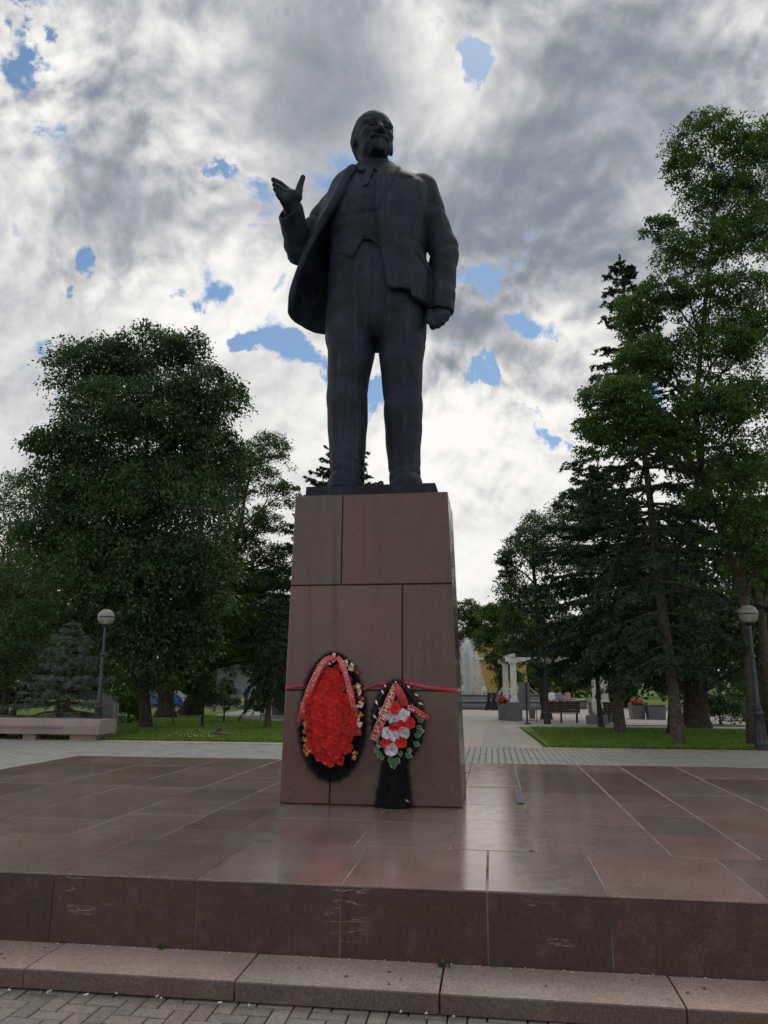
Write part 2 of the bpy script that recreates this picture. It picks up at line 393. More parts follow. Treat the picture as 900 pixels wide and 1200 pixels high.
# grey pavers behind the podium: laid in a running bond, joined (far too many to pick apart)
rng = np.random.default_rng(4)
def paver_field(x0, x1, y0, y1, lx, ly):
    nx, ny = int((x1 - x0) / lx), int((y1 - y0) / ly); V = []; 
    ix, iy = np.meshgrid(np.arange(nx), np.arange(ny), indexing='ij'); ix = ix.ravel(); iy = iy.ravel()
    cx = x0 + (ix + .5) * lx; cy = y0 + (iy + .5 + .5 * (ix % 2)) * ly; n = len(cx); g = .006
    zt = -.495 + rng.normal(0, .0022, n); tx = rng.normal(0, .006, n); ty = rng.normal(0, .006, n)
    P = []
    for sx, sy, lvl in ((-1, -1, 1), (1, -1, 1), (1, 1, 1), (-1, 1, 1), (-1, -1, 0), (1, -1, 0), (1, 1, 0), (-1, 1, 0)):
        e = g + (.004 if lvl else 0)
        P.append(np.stack([cx + sx * (lx / 2 - e), cy + sy * (ly / 2 - e), zt + (sx * tx * lx + sy * ty * ly if lvl else -.022)], 1))
    V = np.stack(P, 1).reshape(-1, 3); o = np.arange(n)[:, None, None] * 8
    Fq = (o + np.array([(0, 1, 2, 3), (4, 5, 1, 0), (5, 6, 2, 1), (6, 7, 3, 2), (7, 4, 0, 3)])[None]).reshape(-1, 4)
    return V, Fq
V, Fq = paver_field(-16, 9.5, 12.2, 21.2, .145, .29)
o = link('paver', mesh_np('paver', V, Fq, MT['paver']), pav); tag(o, kind='stuff')
sheet('paver_bed', [(-30, -45, -16), (21.2, -45, -16)], -.012, MT['paver'], parent=pav)
sheet('paver_bed', [(-30, 9.5, 45), (21.1, 9.5, 45)], -.012, MT['paver'], parent=pav)
# paving bricks in front of the step, herringbone
W_ = .1
bme = MB().box((0, 0, -.02), (2 * W_ - .008, W_ - .008, .045), ch=.004).mesh('brick', MT['brick'])
rnd = random.Random(3)
for i in range(-36, 4):
    for j in range(35, 45):
        r = (i - j) % 4
        if r == 0: c = ((i + 1) * W_, (j + .5) * W_, 0)
        elif r == 3: c = ((i + .5) * W_, (j + 1) * W_, math.pi / 2)
        else: continue
        if c[1] > 4.44: continue
        o = link('brick', bme, pav, (c[0] + .03, c[1] + .01, -.4985 + rnd.gauss(0, .0015)))
        o.rotation_euler = (rnd.gauss(0, .006), rnd.gauss(0, .006), c[2] + rnd.gauss(0, .008))
sheet('paver_bed', [(-30, -16, 9.5), (3.48, -16, 9.5)], -.01, MT['paver'], parent=pav)

# ================================================================ the podium
PX0, PX1, PY0, PY1 = -6.62, 4.25, 4.757, 12.0
pod = tag(empty('granite_podium', ((PX0 + PX1) / 2, PY0, -.495)), 'broad low podium of polished reddish granite slabs under the pedestal', 'podium')
def under(o, root):
    o.parent = root; o.matrix_parent_inverse = Matrix.Translation(-Vector(root.location)); return o
core = MB().box(((PX0 + PX1) / 2, (PY0 + PY1) / 2 - .006, -.258), (PX1 - PX0 - .06, PY1 - PY0 - .03, .506)).build('bedding', MT['mortar']); under(core, pod)
rnd = random.Random(11)
def slab(x0, x1, y0, y1, mat='slab', th=.03, name='slab', zj=.0012):
    g = .006; z = rnd.gauss(0, zj * 1.3)
    m = MB().box((0, 0, -th / 2), (x1 - x0 - 2 * g, y1 - y0 - 2 * g, th), ch=.0025)
    o = m.build(name, MT[mat], None, ((x0 + x1) / 2, (y0 + y1) / 2, z)); o.rotation_euler = (rnd.gauss(0, .0010), rnd.gauss(0, .0010), 0)
    return under(o, pod)
YB = 5.845
FX = [PX0, -5.45, -4.55, -3.62, -2.71, -1.795, -.915, -.062, .62, 1.47, 2.4, 3.3, PX1]
for a, c in zip(FX[:-1], FX[1:]):
    slab(a, c, PY0 - .002, YB, zj=.0004, th=.010)
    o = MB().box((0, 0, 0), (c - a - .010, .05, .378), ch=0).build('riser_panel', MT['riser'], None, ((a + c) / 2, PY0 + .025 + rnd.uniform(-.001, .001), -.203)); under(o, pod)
columns = [(PX0, -5.94, (7.0, 8.3, 9.4, 10.8)), (-5.94, -5.07, (6.6, 7.65, 8.7, 9.75, 10.9)), (-5.07, -4.19, (6.53, 7.6, 8.7, 9.72, 10.8)), (-4.19, -3.27, (6.55, 7.64, 8.6, 9.6, 10.7)),
           (-3.27, -2.55, (6.9, 7.8, 8.56, 9.7, 10.9)), (-2.55, -2.055, (6.25, 7.3, 8.2, 9.4, 10.7)), (-2.055, -1.03, (6.9,  9.3, 10.7)), (-1.03, -.335, (6.85, 9.3, 10.7)),
           (-.335, .285, (7.05, 7.97, 9.25, 10.4)), (.285, 1.2, (7.05, 8.86, 11.03)), (1.2, 1.775, (6.58, 7.55, 8.21, 8.81, 10.99)), (1.775, 2.55, (6.63, 7.55, 9.0, 10.2)),
           (2.55, 3.4, (6.7, 7.9, 9.1, 10.6)), (3.4, PX1, (7.2, 8.5, 9.9))]
for a, c, ys in columns:
    ys = [YB] + list(ys) + [PY1]
    for p, q in zip(ys[:-1], ys[1:]): slab(a, c, p, q)
o = MB().box((0, 0, 0), (.07, 1.05, .014)).build('drain_cover', MT['iron'], None, (.246, 8.6, .0012)); under(o, pod)
for s, x in ((1, PX1), (-1, PX0)):
    for k in range(6):
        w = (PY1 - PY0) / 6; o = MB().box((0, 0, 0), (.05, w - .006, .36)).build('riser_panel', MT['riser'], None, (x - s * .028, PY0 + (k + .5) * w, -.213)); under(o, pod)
# the lower step
stp = tag(empty('granite_step', (-1.2, 4.54, -.495)), 'long low step of lighter rough granite blocks along the front of the podium', 'step')
SX = [-7.1, -6.05, -4.95, -3.8, -2.6, -1.395, -.31, .90, 2.05, 3.2, 4.5]
for a, c in zip(SX[:-1], SX[1:]):
    m = MB(); L = c - a - .012; zt = rnd.gauss(0, .002)
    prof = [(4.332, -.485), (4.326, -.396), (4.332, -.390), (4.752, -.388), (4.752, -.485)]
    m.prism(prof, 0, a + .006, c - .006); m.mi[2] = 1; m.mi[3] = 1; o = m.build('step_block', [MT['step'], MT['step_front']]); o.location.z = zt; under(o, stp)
o = MB().box((-1.3, 4.56, -.476), (11.5, .38, .05)).build('footing', MT['grout']); under(o, stp)
# weeds and litter at the joints
def weed(x, y, z, n, h, label):
    V = []; Fc = []; r = np.random.default_rng(int(abs(x * 1000)))
    for k in range(n):
        a = r.uniform(0, 6.28); l = h * r.uniform(.5, 1); w = l * .16; d = np.array([math.cos(a), math.sin(a)]) * l * r.uniform(.3, .9); p = np.array([x, y]) + r.normal(0, h * .25, 2)
        s = np.array([-math.sin(a), math.cos(a)]) * w; o = len(V); hz = l * r.uniform(.4, .9)
        V += [(p[0], p[1], z), (*(p + d * .5 + s), z + hz * .7), (*(p + d), z + hz), (*(p + d * .5 - s), z + hz * .7)]; Fc.append((o, o + 1, o + 2, o + 3))
    return tag(link('weed', mesh_np('weed', V, Fc, MT['fresh'])), label, 'weed', 'weeds in the granite joints')
weed(-.31, 4.70, -.392, 26, .055, 'taller green weed sprouting where two step blocks meet below the podium')
weed(-.31, 4.55, -.40, 12, .03, 'small weed in the open joint between two step blocks, nearer the step edge')
weed(-1.98, 4.74, -.388, 22, .04, 'small grassy tuft at the foot of the riser left of centre')
weed(-.03, 4.74, -.388, 10, .03, 'tiny weed at the foot of the riser right of the tall weed')
weed(.24, 5.85, -.004, 12, .03, 'tiny weed in the slab joint of the podium floor near the drain')
r = np.random.default_rng(8); bits = MB()
for k in range(16):
    x = r.uniform(-3.2, -.1); y = 4.30 - abs(r.normal(0, .03)); a = r.uniform(0, 3.14); bits.box((x, y, -.468), (r.uniform(.01, .028), .008, .006), a)
for k in range(40):
    x = r.uniform(-3.2, 1.6); bits.box((x, 4.735 + r.normal(0, .008), -.384), (r.uniform(.004, .016), .005, .004), r.uniform(0, 3))
tag(bits.build('litter', plain('litter_paper', (.6, .58, .54), .7, var=.4)), kind='stuff')
bits = MB()
for k in range(20):
    x = r.uniform(-3.2, 1.7); y = r.uniform(4.36, 4.72); s = r.uniform(.006, .018); a = r.uniform(0, 6.28)
    bits.add([(x - s * math.cos(a), y - s * math.sin(a), -.3855), (x + s * .5 * math.sin(a), y - s * .5 * math.cos(a), -.381), (x + s * math.cos(a), y + s * math.sin(a), -.3855), (x - s * .5 * math.sin(a), y + s * .5 * math.cos(a), -.3835)], [(0, 1, 2, 3)])
tag(bits.build('leaf_debris', plain('dry_leaf', (.10, .06, .035), .9)), kind='stuff')

# ================================================================ the pedestal
PEDZ = 3.125
def pedx(z, f): return (-2.10 + .016 * z) * (1 - f) + (-.312 - .032 * z) * f
def pedf(z): return 7.69 + .022 * z
def pedb(z): return 8.86 - .022 * z
def fpos(px, py, off=0.):                      # place on (or `off` in front of) the pedestal's front face
    d = ray(px, py); y0 = 7.69 - off; t = (y0 + .022 * CAM[2] - CAM[1]) / (d[1] - .022 * d[2]); return CAM + d * t
ped = tag(empty('stone_pedestal', (-1.21, 8.275, 0)), 'tall tapering pedestal of polished dark red granite blocks carrying the statue', 'pedestal')
def hexa(x0, x1, z0, z1, inset=0., mat='ped', name='granite_block', bev=.007):
    V = []
    for z in (z0, z1):
        V += [(x0(z), pedf(z) + inset, z), (x1(z), pedf(z) + inset, z), (x1(z), pedb(z) - inset, z), (x0(z), pedb(z) - inset, z)]
    me = bpy.data.meshes.new(name); me.from_pydata(V, [], [(3, 2, 1, 0), (4, 5, 6, 7), (0, 1, 5, 4), (1, 2, 6, 5), (2, 3, 7, 6), (3, 0, 4, 7)]); me.materials.append(MT[mat])
    if bev:
        bm = bmesh.new(); bm.from_mesh(me); bmesh.ops.bevel(bm, geom=bm.edges[:], offset=bev, segments=1, affect='EDGES'); bm.to_mesh(me); bm.free()
    return under(link(name, me), ped)
L = lambda z: pedx(z, 0); Rr = lambda z: pedx(z, 1)
hexa(lambda z: L(z) + .02, lambda z: Rr(z) - .02, .002, PEDZ - .006, .02, 'grout', 'core', 0)
g = .004
for z0, z1, jx in ((.003, 1.085, -1.60), (1.085, 2.15, -.89), (2.15, PEDZ, -1.53)):
    J = lambda z, s: jx + s * g
    hexa(L, lambda z: J(z, -1), z0 + g, z1 - g); hexa(lambda z: J(z, 1), Rr, z0 + g, z1 - g)
# ================================================================ sculpting with distance fields
class Grid:
    def __init__(s, lo, hi, h):
        s.lo = np.array(lo, float); s.h = h; n = [int(math.ceil((c - a) / h)) + 1 for a, c in zip(lo, hi)]; s.n = n
        s.x = (lo[0] + h * np.arange(n[0]))[:, None, None]; s.y = (lo[1] + h * np.arange(n[1]))[None, :, None]; s.z = (lo[2] + h * np.arange(n[2]))[None, None, :]
    def cap(s, a, c, r0, r1=None):                  # round-ended limb tapering from r0 to r1
        r1 = r0 if r1 is None else r1; a = np.array(a, float); c = np.array(c, float); d = c - a; L = d.dot(d) + 1e-12
        t = np.clip(((s.x - a[0]) * d[0] + (s.y - a[1]) * d[1] + (s.z - a[2]) * d[2]) / L, 0, 1)
        return np.sqrt((s.x - a[0] - t * d[0]) ** 2 + (s.y - a[1] - t * d[1]) ** 2 + (s.z - a[2] - t * d[2]) ** 2) - (r0 + (r1 - r0) * t)
    def ell(s, c, r, rot=None):
        x, y, z = s.x - c[0], s.y - c[1], s.z - c[2]
        if rot is not None:
            x, y, z = np.broadcast_arrays(x, y, z); Q = np.array(rot); x, y, z = (Q[0, i] * x + Q[1, i] * y + Q[2, i] * z for i in range(3)) if False else (Q[0][0] * x + Q[0][1] * y + Q[0][2] * z, Q[1][0] * x + Q[1][1] * y + Q[1][2] * z, Q[2][0] * x + Q[2][1] * y + Q[2][2] * z)
        k0 = np.sqrt((x / r[0]) ** 2 + (y / r[1]) ** 2 + (z / r[2]) ** 2); return (k0 - 1) * min(r)
    def sect(s, secs, p=2.2):                       # stack of rounded sections: (z, cx, rx, cy, ry)
        secs = np.array(secs); q = [hermite(s.z.ravel(), secs[:, 0], secs[:, k])[None, None, :] for k in (1, 2, 3, 4)]
        k = (np.abs((s.x - q[0]) / q[1]) ** p + np.abs((s.y - q[2]) / q[3]) ** p) ** (1 / p)
        return (k - 1) * np.minimum(q[1], q[3])
    def poly(s, pts):                               # signed distance to a polygon in the x-z plane
        P = np.array(pts, float); X = s.x[:, :, 0]; Z = s.z[:, 0, :]; X, Z = np.broadcast_arrays(X, Z)
        d = np.full(X.shape, 1e9); ins = np.zeros(X.shape, bool)
        for i in range(len(P)):
            a = P[i]; c = P[(i + 1) % len(P)]; e = c - a
            t = np.clip(((X - a[0]) * e[0] + (Z - a[1]) * e[1]) / (e.dot(e) + 1e-12), 0, 1)
            d = np.minimum(d, (X - a[0] - t * e[0]) ** 2 + (Z - a[1] - t * e[1]) ** 2)
            cr = (a[1] > Z) != (c[1] > Z); ins ^= cr & (X < (c[0] - a[0]) * (Z - a[1]) / (c[1] - a[1] + 1e-12) + a[0])
        return (np.where(ins, -1, 1) * np.sqrt(d))[:, None, :]
    def full(s, f): return np.broadcast_to(f, s.n).astype(np.float32)
    def mesh(s, f):
        f = s.full(f); f = np.pad(f, 1, constant_values=1.); lo = s.lo - s.h; ins = f < 0; N = f.shape
        cnt = np.zeros([n - 1 for n in N], np.int8); sl = lambda d, n: slice(d, n - 1 + d)
        for i in (0, 1):
            for j in (0, 1):
                for k in (0, 1): cnt += ins[sl(i, N[0]), sl(j, N[1]), sl(k, N[2])]
        act = np.argwhere((cnt > 0) & (cnt < 8)); idx = np.full(cnt.shape, -1, np.int32); idx[tuple(act.T)] = np.arange(len(act))
        acc = np.zeros((len(act), 3)); num = np.zeros(len(act))
        cs = np.array([(i, j, k) for i in (0, 1) for j in (0, 1) for k in (0, 1)])
        vals = [f[tuple((act + c).T)] for c in cs]
        for p in range(8):
            for q in range(p + 1, 8):
                if abs(cs[p] - cs[q]).sum() != 1: continue
                m = (vals[p] < 0) != (vals[q] < 0); t = vals[p][m] / (vals[p][m] - vals[q][m])
                acc[m] += cs[p] + t[:, None] * (cs[q] - cs[p]); num[m] += 1
        V = lo + s.h * (act + acc / num[:, None]); F = []
        for ax in range(3):
            u, w = [(1, 2), (2, 0), (0, 1)][ax]
            A = np.take(ins, range(0, N[ax] - 1), ax); Bq = np.take(ins, range(1, N[ax]), ax); e = np.argwhere(A != Bq)
            e = e[(e[:, u] > 0) & (e[:, w] > 0) & (e[:, u] < N[u] - 1) & (e[:, w] < N[w] - 1)]
            flip = A[tuple(e.T)]
            du = np.zeros(3, int); du[u] = 1; dw = np.zeros(3, int); dw[w] = 1
            q = np.stack([idx[tuple((e - du - dw).T)], idx[tuple((e - dw).T)], idx[tuple(e.T)], idx[tuple((e - du).T)]], 1)
            q[~flip] = q[~flip][:, ::-1]; F.append(q)
        return V, np.vstack(F)
def hermite(x, xs, ys):
    xs = np.asarray(xs, float); ys = np.asarray(ys, float); o = np.argsort(xs); xs = xs[o]; ys = ys[o]
    m = np.gradient(ys, xs); x = np.clip(x, xs[0], xs[-1]); k = np.clip(np.searchsorted(xs, x) - 1, 0, len(xs) - 2); h = xs[k + 1] - xs[k]; t = (x - xs[k]) / h
    return (2 * t ** 3 - 3 * t ** 2 + 1) * ys[k] + (t ** 3 - 2 * t ** 2 + t) * h * m[k] + (3 * t ** 2 - 2 * t ** 3) * ys[k + 1] + (t ** 3 - t ** 2) * h * m[k + 1]
def smin(a, c, k):
    h = np.clip(.5 + .5 * (c - a) / k, 0, 1); return c + (a - c) * h - k * h * (1 - h)
def smax(a, c, k): return -smin(-a, -c, k)
def union(*fs):
    r = fs[0]
    for f in fs[1:]: r = np.minimum(r, f)
    return r
def rotx(a): c, s = math.cos(a), math.sin(a); return np.array([[1, 0, 0], [0, c, -s], [0, s, c]])
def roty(a): c, s = math.cos(a), math.sin(a); return np.array([[c, 0, s], [0, 1, 0], [-s, 0, c]])
def rotz(a): c, s = math.cos(a), math.sin(a); return np.array([[c, -s, 0], [s, c, 0], [0, 0, 1]])

# ================================================================ the statue (5 m bronze figure)
SO = np.array([-1.27, 8.3, 3.25])
def S(px, py, dy=0.): return at(px, py, SO[1] + dy) - SO
def S2(px, py, dy=0.): q = S(px, py, dy); return (q[0], q[2])
stat = tag(empty('bronze_statue', SO), 'towering dark bronze statue of a bald bearded man in a suit with one arm raised', 'statue')
MB().prism([(-.70, -.125), (.76, -.125), (.72, 0), (-.69, 0)], 1, -.43, .46).build('plinth', MT['bronze'], stat)
def part(name, G, f, xf=None, parent=stat, mat='bronze'):
    V, Fq = G.mesh(f)
    if xf is not None: V = V @ xf[0].T + xf[1]
    return link(name, mesh_np(name, V, Fq, MT[mat] if isinstance(mat, str) else mat, True), parent)
def wob(G, a=.006): return a * (np.sin(7.3 * G.x + 2.1 * G.z) * np.sin(6.1 * G.z + 3.7 * G.y) + .6 * np.sin(17 * G.z + 9 * G.x) * np.sin(13 * G.y + 11 * G.x))
def folds(G, z0, w, amp, fz, sx=3., ph=0.):              # cloth creases: soft rolls with sharp valleys
    q = .5 * (fz * (G.z - z0) + sx * G.x + 2.2 * G.y + ph + .7 * np.sin(5 * G.x + 3 * G.z + ph)); return amp * np.exp(-((G.z - z0) / w) ** 2) * (1.2 - 2.0 * np.abs(np.sin(q)) ** .6)
# --- trousers
G = Grid((-.72, -.60, .03), (.74, .66, 2.98), .0165)
legL = G.sect([(.03, -.285, .178, -.12, .22), (.16, -.29, .182, -.12, .22), (.5, -.304, .205, -.09, .215), (.96, -.318, .235, -.06, .245), (1.36, -.312, .238, -.05, .27), (1.57, -.295, .256, -.04, .30), (1.9, -.285, .30, -.02, .34), (2.2, -.24, .32, 0, .35)], 2.3)
legR = G.sect([(.03, .335, .172, .10, .22), (.18, .333, .174, .10, .22), (.4, .327, .188, .09, .215), (.8, .328, .216, .06, .235), (1.255, .318, .230, .04, .265), (1.6, .305, .252, .02, .30), (1.9, .30, .285, .01, .33), (2.2, .25, .32, 0, .35)], 2.3)
hips = G.sect([(1.70, -.0, .40, .0, .16), (1.80, -.0, .53, .05, .20), (1.95, -.0, .585, .03, .31), (2.2, -.0, .60, 0, .38), (2.5, -.015, .57, 0, .385), (2.75, -.03, .52, -.0, .385), (2.98, -.05, .47, -.0, .38)], 2.4)
hips = np.maximum(hips, 1.86 - .25 * np.abs(G.x) - G.z)
crease = lambda cx: .024 * np.exp(-np.abs((G.x - cx) / .035)) * (G.y < .1) * np.exp(-((G.z - .9) / 1.0) ** 4)
legL = legL - crease(-.30 + .015 * (G.z - .9)) + folds(G, .27, .12, .009, 36, 5) + folds(G, 1.2, .2, .006, 20, 7, 1)
legR = legR - crease(.335) + folds(G, .26, .12, .008, 36, -5) + folds(G, 1.15, .25, .006, 19, -7, 2)
legL = np.maximum(legL, .13 + .25 * (G.y + .1) * (G.y > -.1) * -1 - G.z); legs = np.minimum(legL, legR); f = smin(legs, hips, .045)
f = f + .014 * np.exp(-((G.x - .0 - .03 * np.sin(3 * G.z)) / .022) ** 2) * np.exp(-((G.z - 2.35) / .5) ** 4) * (G.y < 0)    # fly seam
f = f + folds(G, 1.85, .22, .010, 16, 9, .5) + wob(G, .005)
f = np.maximum(f, .035 - G.z)
part('trousers', G, f)
# --- shoes
def shoe(heel, toe):
    G = Grid((min(heel[0], toe[0]) - .24, min(heel[1], toe[1]) - .2, -.01), (max(heel[0], toe[0]) + .24, max(heel[1], toe[1]) + .3, .34), .011)
    h = np.array([*heel, .10]); t = np.array([*toe, .06]); d = t - h; m = h + d * .55
    up = smin(smin(G.cap(h + [0, .05, .03], m + [0, 0, .03], .15, .165), G.cap(m + [0, 0, .01], t + [0, 0, .02], .165, .130), .08), G.cap(h + [0, 0, .16], h + [0, 0, .02], .12, .13), .06)
    sole = G.cap([h[0], h[1] + .05, .0], [t[0], t[1], .0], .150, .150); sole = smax(sole, np.abs(G.z - .018) - .022, .01)
    tc = G.cap(t + [0, .13, .12], t + [0, .13, -.1], .012) ; seam = np.abs(np.sqrt((G.x - t[0]) ** 2 + (G.y - t[1] + .02) ** 2) - .155) - .008
    up = smax(up, -np.maximum(seam, .03 - G.z) * 1. - .0, .012) if False else up
    f = np.minimum(smax(up, .03 - G.z, .01), sole)
    return part('shoe', G, np.maximum(f, -G.z + .002))
shoe((-.275, -.06), (-.335, -.29)); shoe((.335, .16), (.39, -.12))
# --- waistcoat over the torso
G = Grid((-.70, -.52, 2.60), (.62, .48, 4.36), .0155)
TOR = [(2.6, -.04, .53, 0, .40), (2.85, -.05, .50, -.01, .395), (3.2, -.06, .52, -.03, .40), (3.55, -.06, .57, -.03, .405), (3.8, -.06, .56, -.01, .37), (3.98, -.05, .46, .02, .31), (4.10, -.045, .33, .04, .25), (4.22, -.04, .23, .05, .20), (4.36, -.04, .20, .05, .19)]
tor = G.sect(TOR, 2.3)
low = G.poly([(-.9, 2.97), S2(390, 291, -.4), S2(412.7, 301, -.42), S2(426.5, 277, -.42), S2(436, 281, -.42), S2(446, 289, -.42), (.35, 2.70), (.8, 2.70), (.8, 4.6), (-.9, 4.6)])
cx = -.075 + .03 * (G.z - 3.2)
wc = tor - .008 + folds(G, 3.28, .12, .013, 34, 1.5) + folds(G, 3.62, .12, .008, 30, -3, 1) + folds(G, 3.0, .12, .008, 26, 4, 2) + .010 * np.exp(-((G.x - cx) / .013) ** 2) * (G.y < 0)
wc = smax(wc, low, .012)
vneck = G.poly([S2(419, 200, -.3), S2(427.5, 220, -.38), S2(444, 197, -.3)])
wc = smax(wc, -np.maximum(vneck, G.y), .01)
for zz in (2.98 + .17 * k for k in range(6)):
    bx = -.045 + .03 * (zz - 3.2); byy = -.43 + .0 * zz if zz < 3.7 else -.40
    wc = np.minimum(wc, G.ell((bx, byy + .005, zz), (.022, .018, .022)))
part('waistcoat', G, np.maximum(wc + wob(G, .004), G.z - 4.18))
shirt = tor + .012
col_c = (-.04, .05)
rr = np.sqrt(((G.x - col_c[0]) / .98) ** 2 + (G.y - col_c[1] + .02 + .25 * (G.z - 4.2)) ** 2)
collar = np.maximum(np.abs(rr - .218) - .018, np.abs(G.z - 4.20 - .25 * (G.y)) - .085)
wing = union(G.poly([S2(418, 192, -.2), S2(413.5, 199, -.25), S2(425.5, 203, -.28), S2(430, 196, -.28)]), G.poly([S2(436, 195, -.28), S2(443, 203, -.28), S2(452, 199, -.25), S2(455, 191, -.2)]))
wing = np.maximum(np.maximum(wing, np.abs(tor - .018) - .016), G.y - .02)
part('shirt', G, union(np.maximum(shirt, -(G.z - 3.4)), collar, wing))
tie = G.poly([S2(430, 197, -.3), S2(437, 197, -.3), S2(437.5, 203, -.32), S2(433, 219, -.38), S2(426, 222, -.38), S2(425, 217, -.38), S2(429, 203, -.32)])
knot = G.ell((*(S(433.5, 200, -.27)[:2]), S(433.5, 200, -.27)[2]), (.055, .045, .06))
tief = smin(np.maximum(np.maximum(tie, np.abs(tor - .006) - .022), G.y), np.maximum(knot, tor - .05), .02)
part('necktie', G, tief)
# --- jacket: back and right-hand panel follow the body, the other panel is swept open by the raised arm
G = Grid((-1.28, -.86, 2.12), (1.16, .62, 4.46), .018)
JS = [(2.1, .02, .60, .0, .455), (2.5, .02, .605, .0, .455), (2.8, .0, .585, -.01, .455), (3.15, -.01, .565, -.02, .45), (3.5, .0, .60, -.02, .44), (3.8, .0, .60, .0, .40), (3.95, .0, .52, .03, .345), (4.08, -.02, .38, .05, .275), (4.2, -.03, .27, .06, .225), (4.46, -.03, .20, .06, .2)]
J = G.sect(JS, 2.5)
pr_ = [S2(446, 190, -.2), S2(443.5, 205, -.3), S2(441.5, 226, -.38), S2(441, 250, -.42), S2(444, 272, -.43), S2(447, 295, -.43), S2(451, 320, -.43), S2(455, 338, -.43), S2(459, 341.5, -.40), S2(470, 342, -.36), S2(482, 344, -.3), (.475, 2.225), (.62, 2.20), (1.1, 2.2), (1.1, 4.6), (.2, 4.6)]
R = G.poly(pr_)
reg = np.minimum(np.maximum(-G.y + .02, -.30 - G.x), R)
bodyp = smax(np.abs(J - .012) - .030, reg, .012)
bodyp = bodyp + folds(G, 3.15, .3, .010, 13, -6, .4) * (G.x > .1) + folds(G, 3.85, .15, .008, 24, 8)
lap = G.poly([S2(447, 193, -.25), S2(458, 188, -.2), S2(471, 197.5, -.22), S2(467.5, 207, -.27), S2(459, 224, -.36), S2(449, 240, -.41), S2(441.5, 252, -.43), S2(441, 226, -.39)])
lapel = np.maximum(np.maximum(lap, np.abs(J - .045) - .024), G.y)
flap = G.poly([S2(491.5, 301, -.1), S2(494, 300, -.1), S2(505, 317, -.05), S2(504, 326, -.05), S2(491, 309, -.1)])
flap = np.maximum(np.maximum(flap, np.abs(J - .040) - .02), G.y - .1)
pocket = G.poly([S2(466, 218, -.3), S2(484, 213, -.25), S2(484.5, 216, -.25), S2(466.5, 221, -.3)]); bodyp = np.maximum(bodyp, -np.maximum(np.maximum(pocket, .03 - J), G.y))
zs = [2.14, 2.30, 2.57, 2.82, 3.2, 3.52, 3.8, 4.0, 4.14]
E = [(-.955, -.30), (-.965, -.32), (-.885, -.38), (-.79, -.41), (-.60, -.43), (-.43, -.42), (-.335, -.38), (-.275, -.32), (-.25, -.2)]
P1 = [(-1.03, -.08), (-1.03, -.10), (-.98, -.14), (-.89, -.18), (-.72, -.22), (-.60, -.24), (-.53, -.2), (-.45, -.18), (-.30, -.12)]
P2_ = [(-.97, .18), (-.96, .17), (-.91, .13), (-.83, .1), (-.70, .06), (-.64, .02), (-.58, .02), (-.47, .02), (-.30, .02)]
P3 = [(-.74, .38), (-.73, .37), (-.69, .35), (-.64, .33), (-.58, .30), (-.54, .26), (-.47, .25), (-.38, .22), (-.26, .16)]
P4 = [(-.28, .47), (-.28, .47), (-.28, .46), (-.28, .455), (-.28, .44), (-.28, .43), (-.26, .39), (-.22, .34), (-.18, .24)]
ctrl = np.array([E, P1, P2_, P3, P4]); zz = G.z.ravel()
pts = np.stack([[hermite(zz, zs, ctrl[i, :, c]) for c in (0, 1)] for i in range(5)])       # 5,2,nz
tt = np.linspace(0, 4, 25); fine_ = np.stack([[np.stack([hermite(tt, range(5), pts[:, c, k]) for k in range(len(zz))], 1)] for c in (0, 1)])[:, 0]   # 2,25,nz
X2 = G.x; Y2 = G.y; d2 = np.full(G.n, 1e3, np.float32); tpar = np.zeros(G.n, np.float32)
for i in range(24):
    ax, ay = fine_[0, i], fine_[1, i]; ex, ey = fine_[0, i + 1] - ax, fine_[1, i + 1] - ay
    t = np.clip(((X2 - ax) * ex + (Y2 - ay) * ey) / (ex * ex + ey * ey + 1e-9), 0, 1)
    dd = (X2 - ax - t * ex) ** 2 + (Y2 - ay - t * ey) ** 2; m = dd < d2; d2 = np.where(m, dd, d2); tpar = np.where(m, i + t, tpar)
lapw = np.clip((G.z - 3.05) / .3, 0, 1) * np.clip((7.5 - tpar) / 1.0, 0, 1) * (tpar < 7.5)
th = .026 + .026 * lapw + .010 * np.exp(-tpar / .8)
open_ = np.sqrt(d2) - th + folds(G, 2.9, .5, .012, 11, 6) * np.clip(tpar / 5, 0, 1)
hem = 2.235 - .05 * np.clip((G.x + 1.0) / .4, 0, 1) + .10 * np.clip((-.20 - G.y) / .15, 0, 1) ** 2
open_ = smax(smax(open_, hem - G.z, .015), G.z - 4.10, .03)
bodyp = smax(smax(bodyp, 2.19 - G.z, .012), G.z - 4.12 - .25 * G.y - .12 * np.abs(G.x), .02)
sh = smin(G.cap((.22, .07, 4.035), (.54, .01, 3.87), .14, .205), G.cap((-.24, .07, 4.0), (-.46, .0, 3.80), .11, .19), .03)
collarb = union(G.cap((.25, -.06, 4.10), (.18, .18, 4.19), .045), G.cap((.18, .18, 4.19), (-.22, .18, 4.19), .045), G.cap((-.22, .18, 4.19), (-.27, -.06, 4.09), .045))
armR = smin(G.cap((.56, .01, 3.86), (.825, .04, 3.05), .20, .170), G.cap((.825, .04, 3.05), (.79, -.09, 2.19), .172, .152), .05)
armR = armR + folds(G, 3.0, .22, .015, 24, -8) + folds(G, 3.55, .2, .010, 17, 7, 1) + folds(G, 2.4, .14, .010, 30, 5)
armR = smax(armR, 2.155 + .10 * (G.x - .79) * -1 - G.z, .01); armR = np.maximum(armR, -G.cap((.79, -.09, 2.30), (.79, -.11, 2.0), .115))
eL = np.array([-.925, -.14, 3.085]); wL = S(340, 247.5, -.60)
armL = smin(G.cap((-.46, .0, 3.80), eL, .195, .175), G.cap(eL, wL, .178, .150), .05)
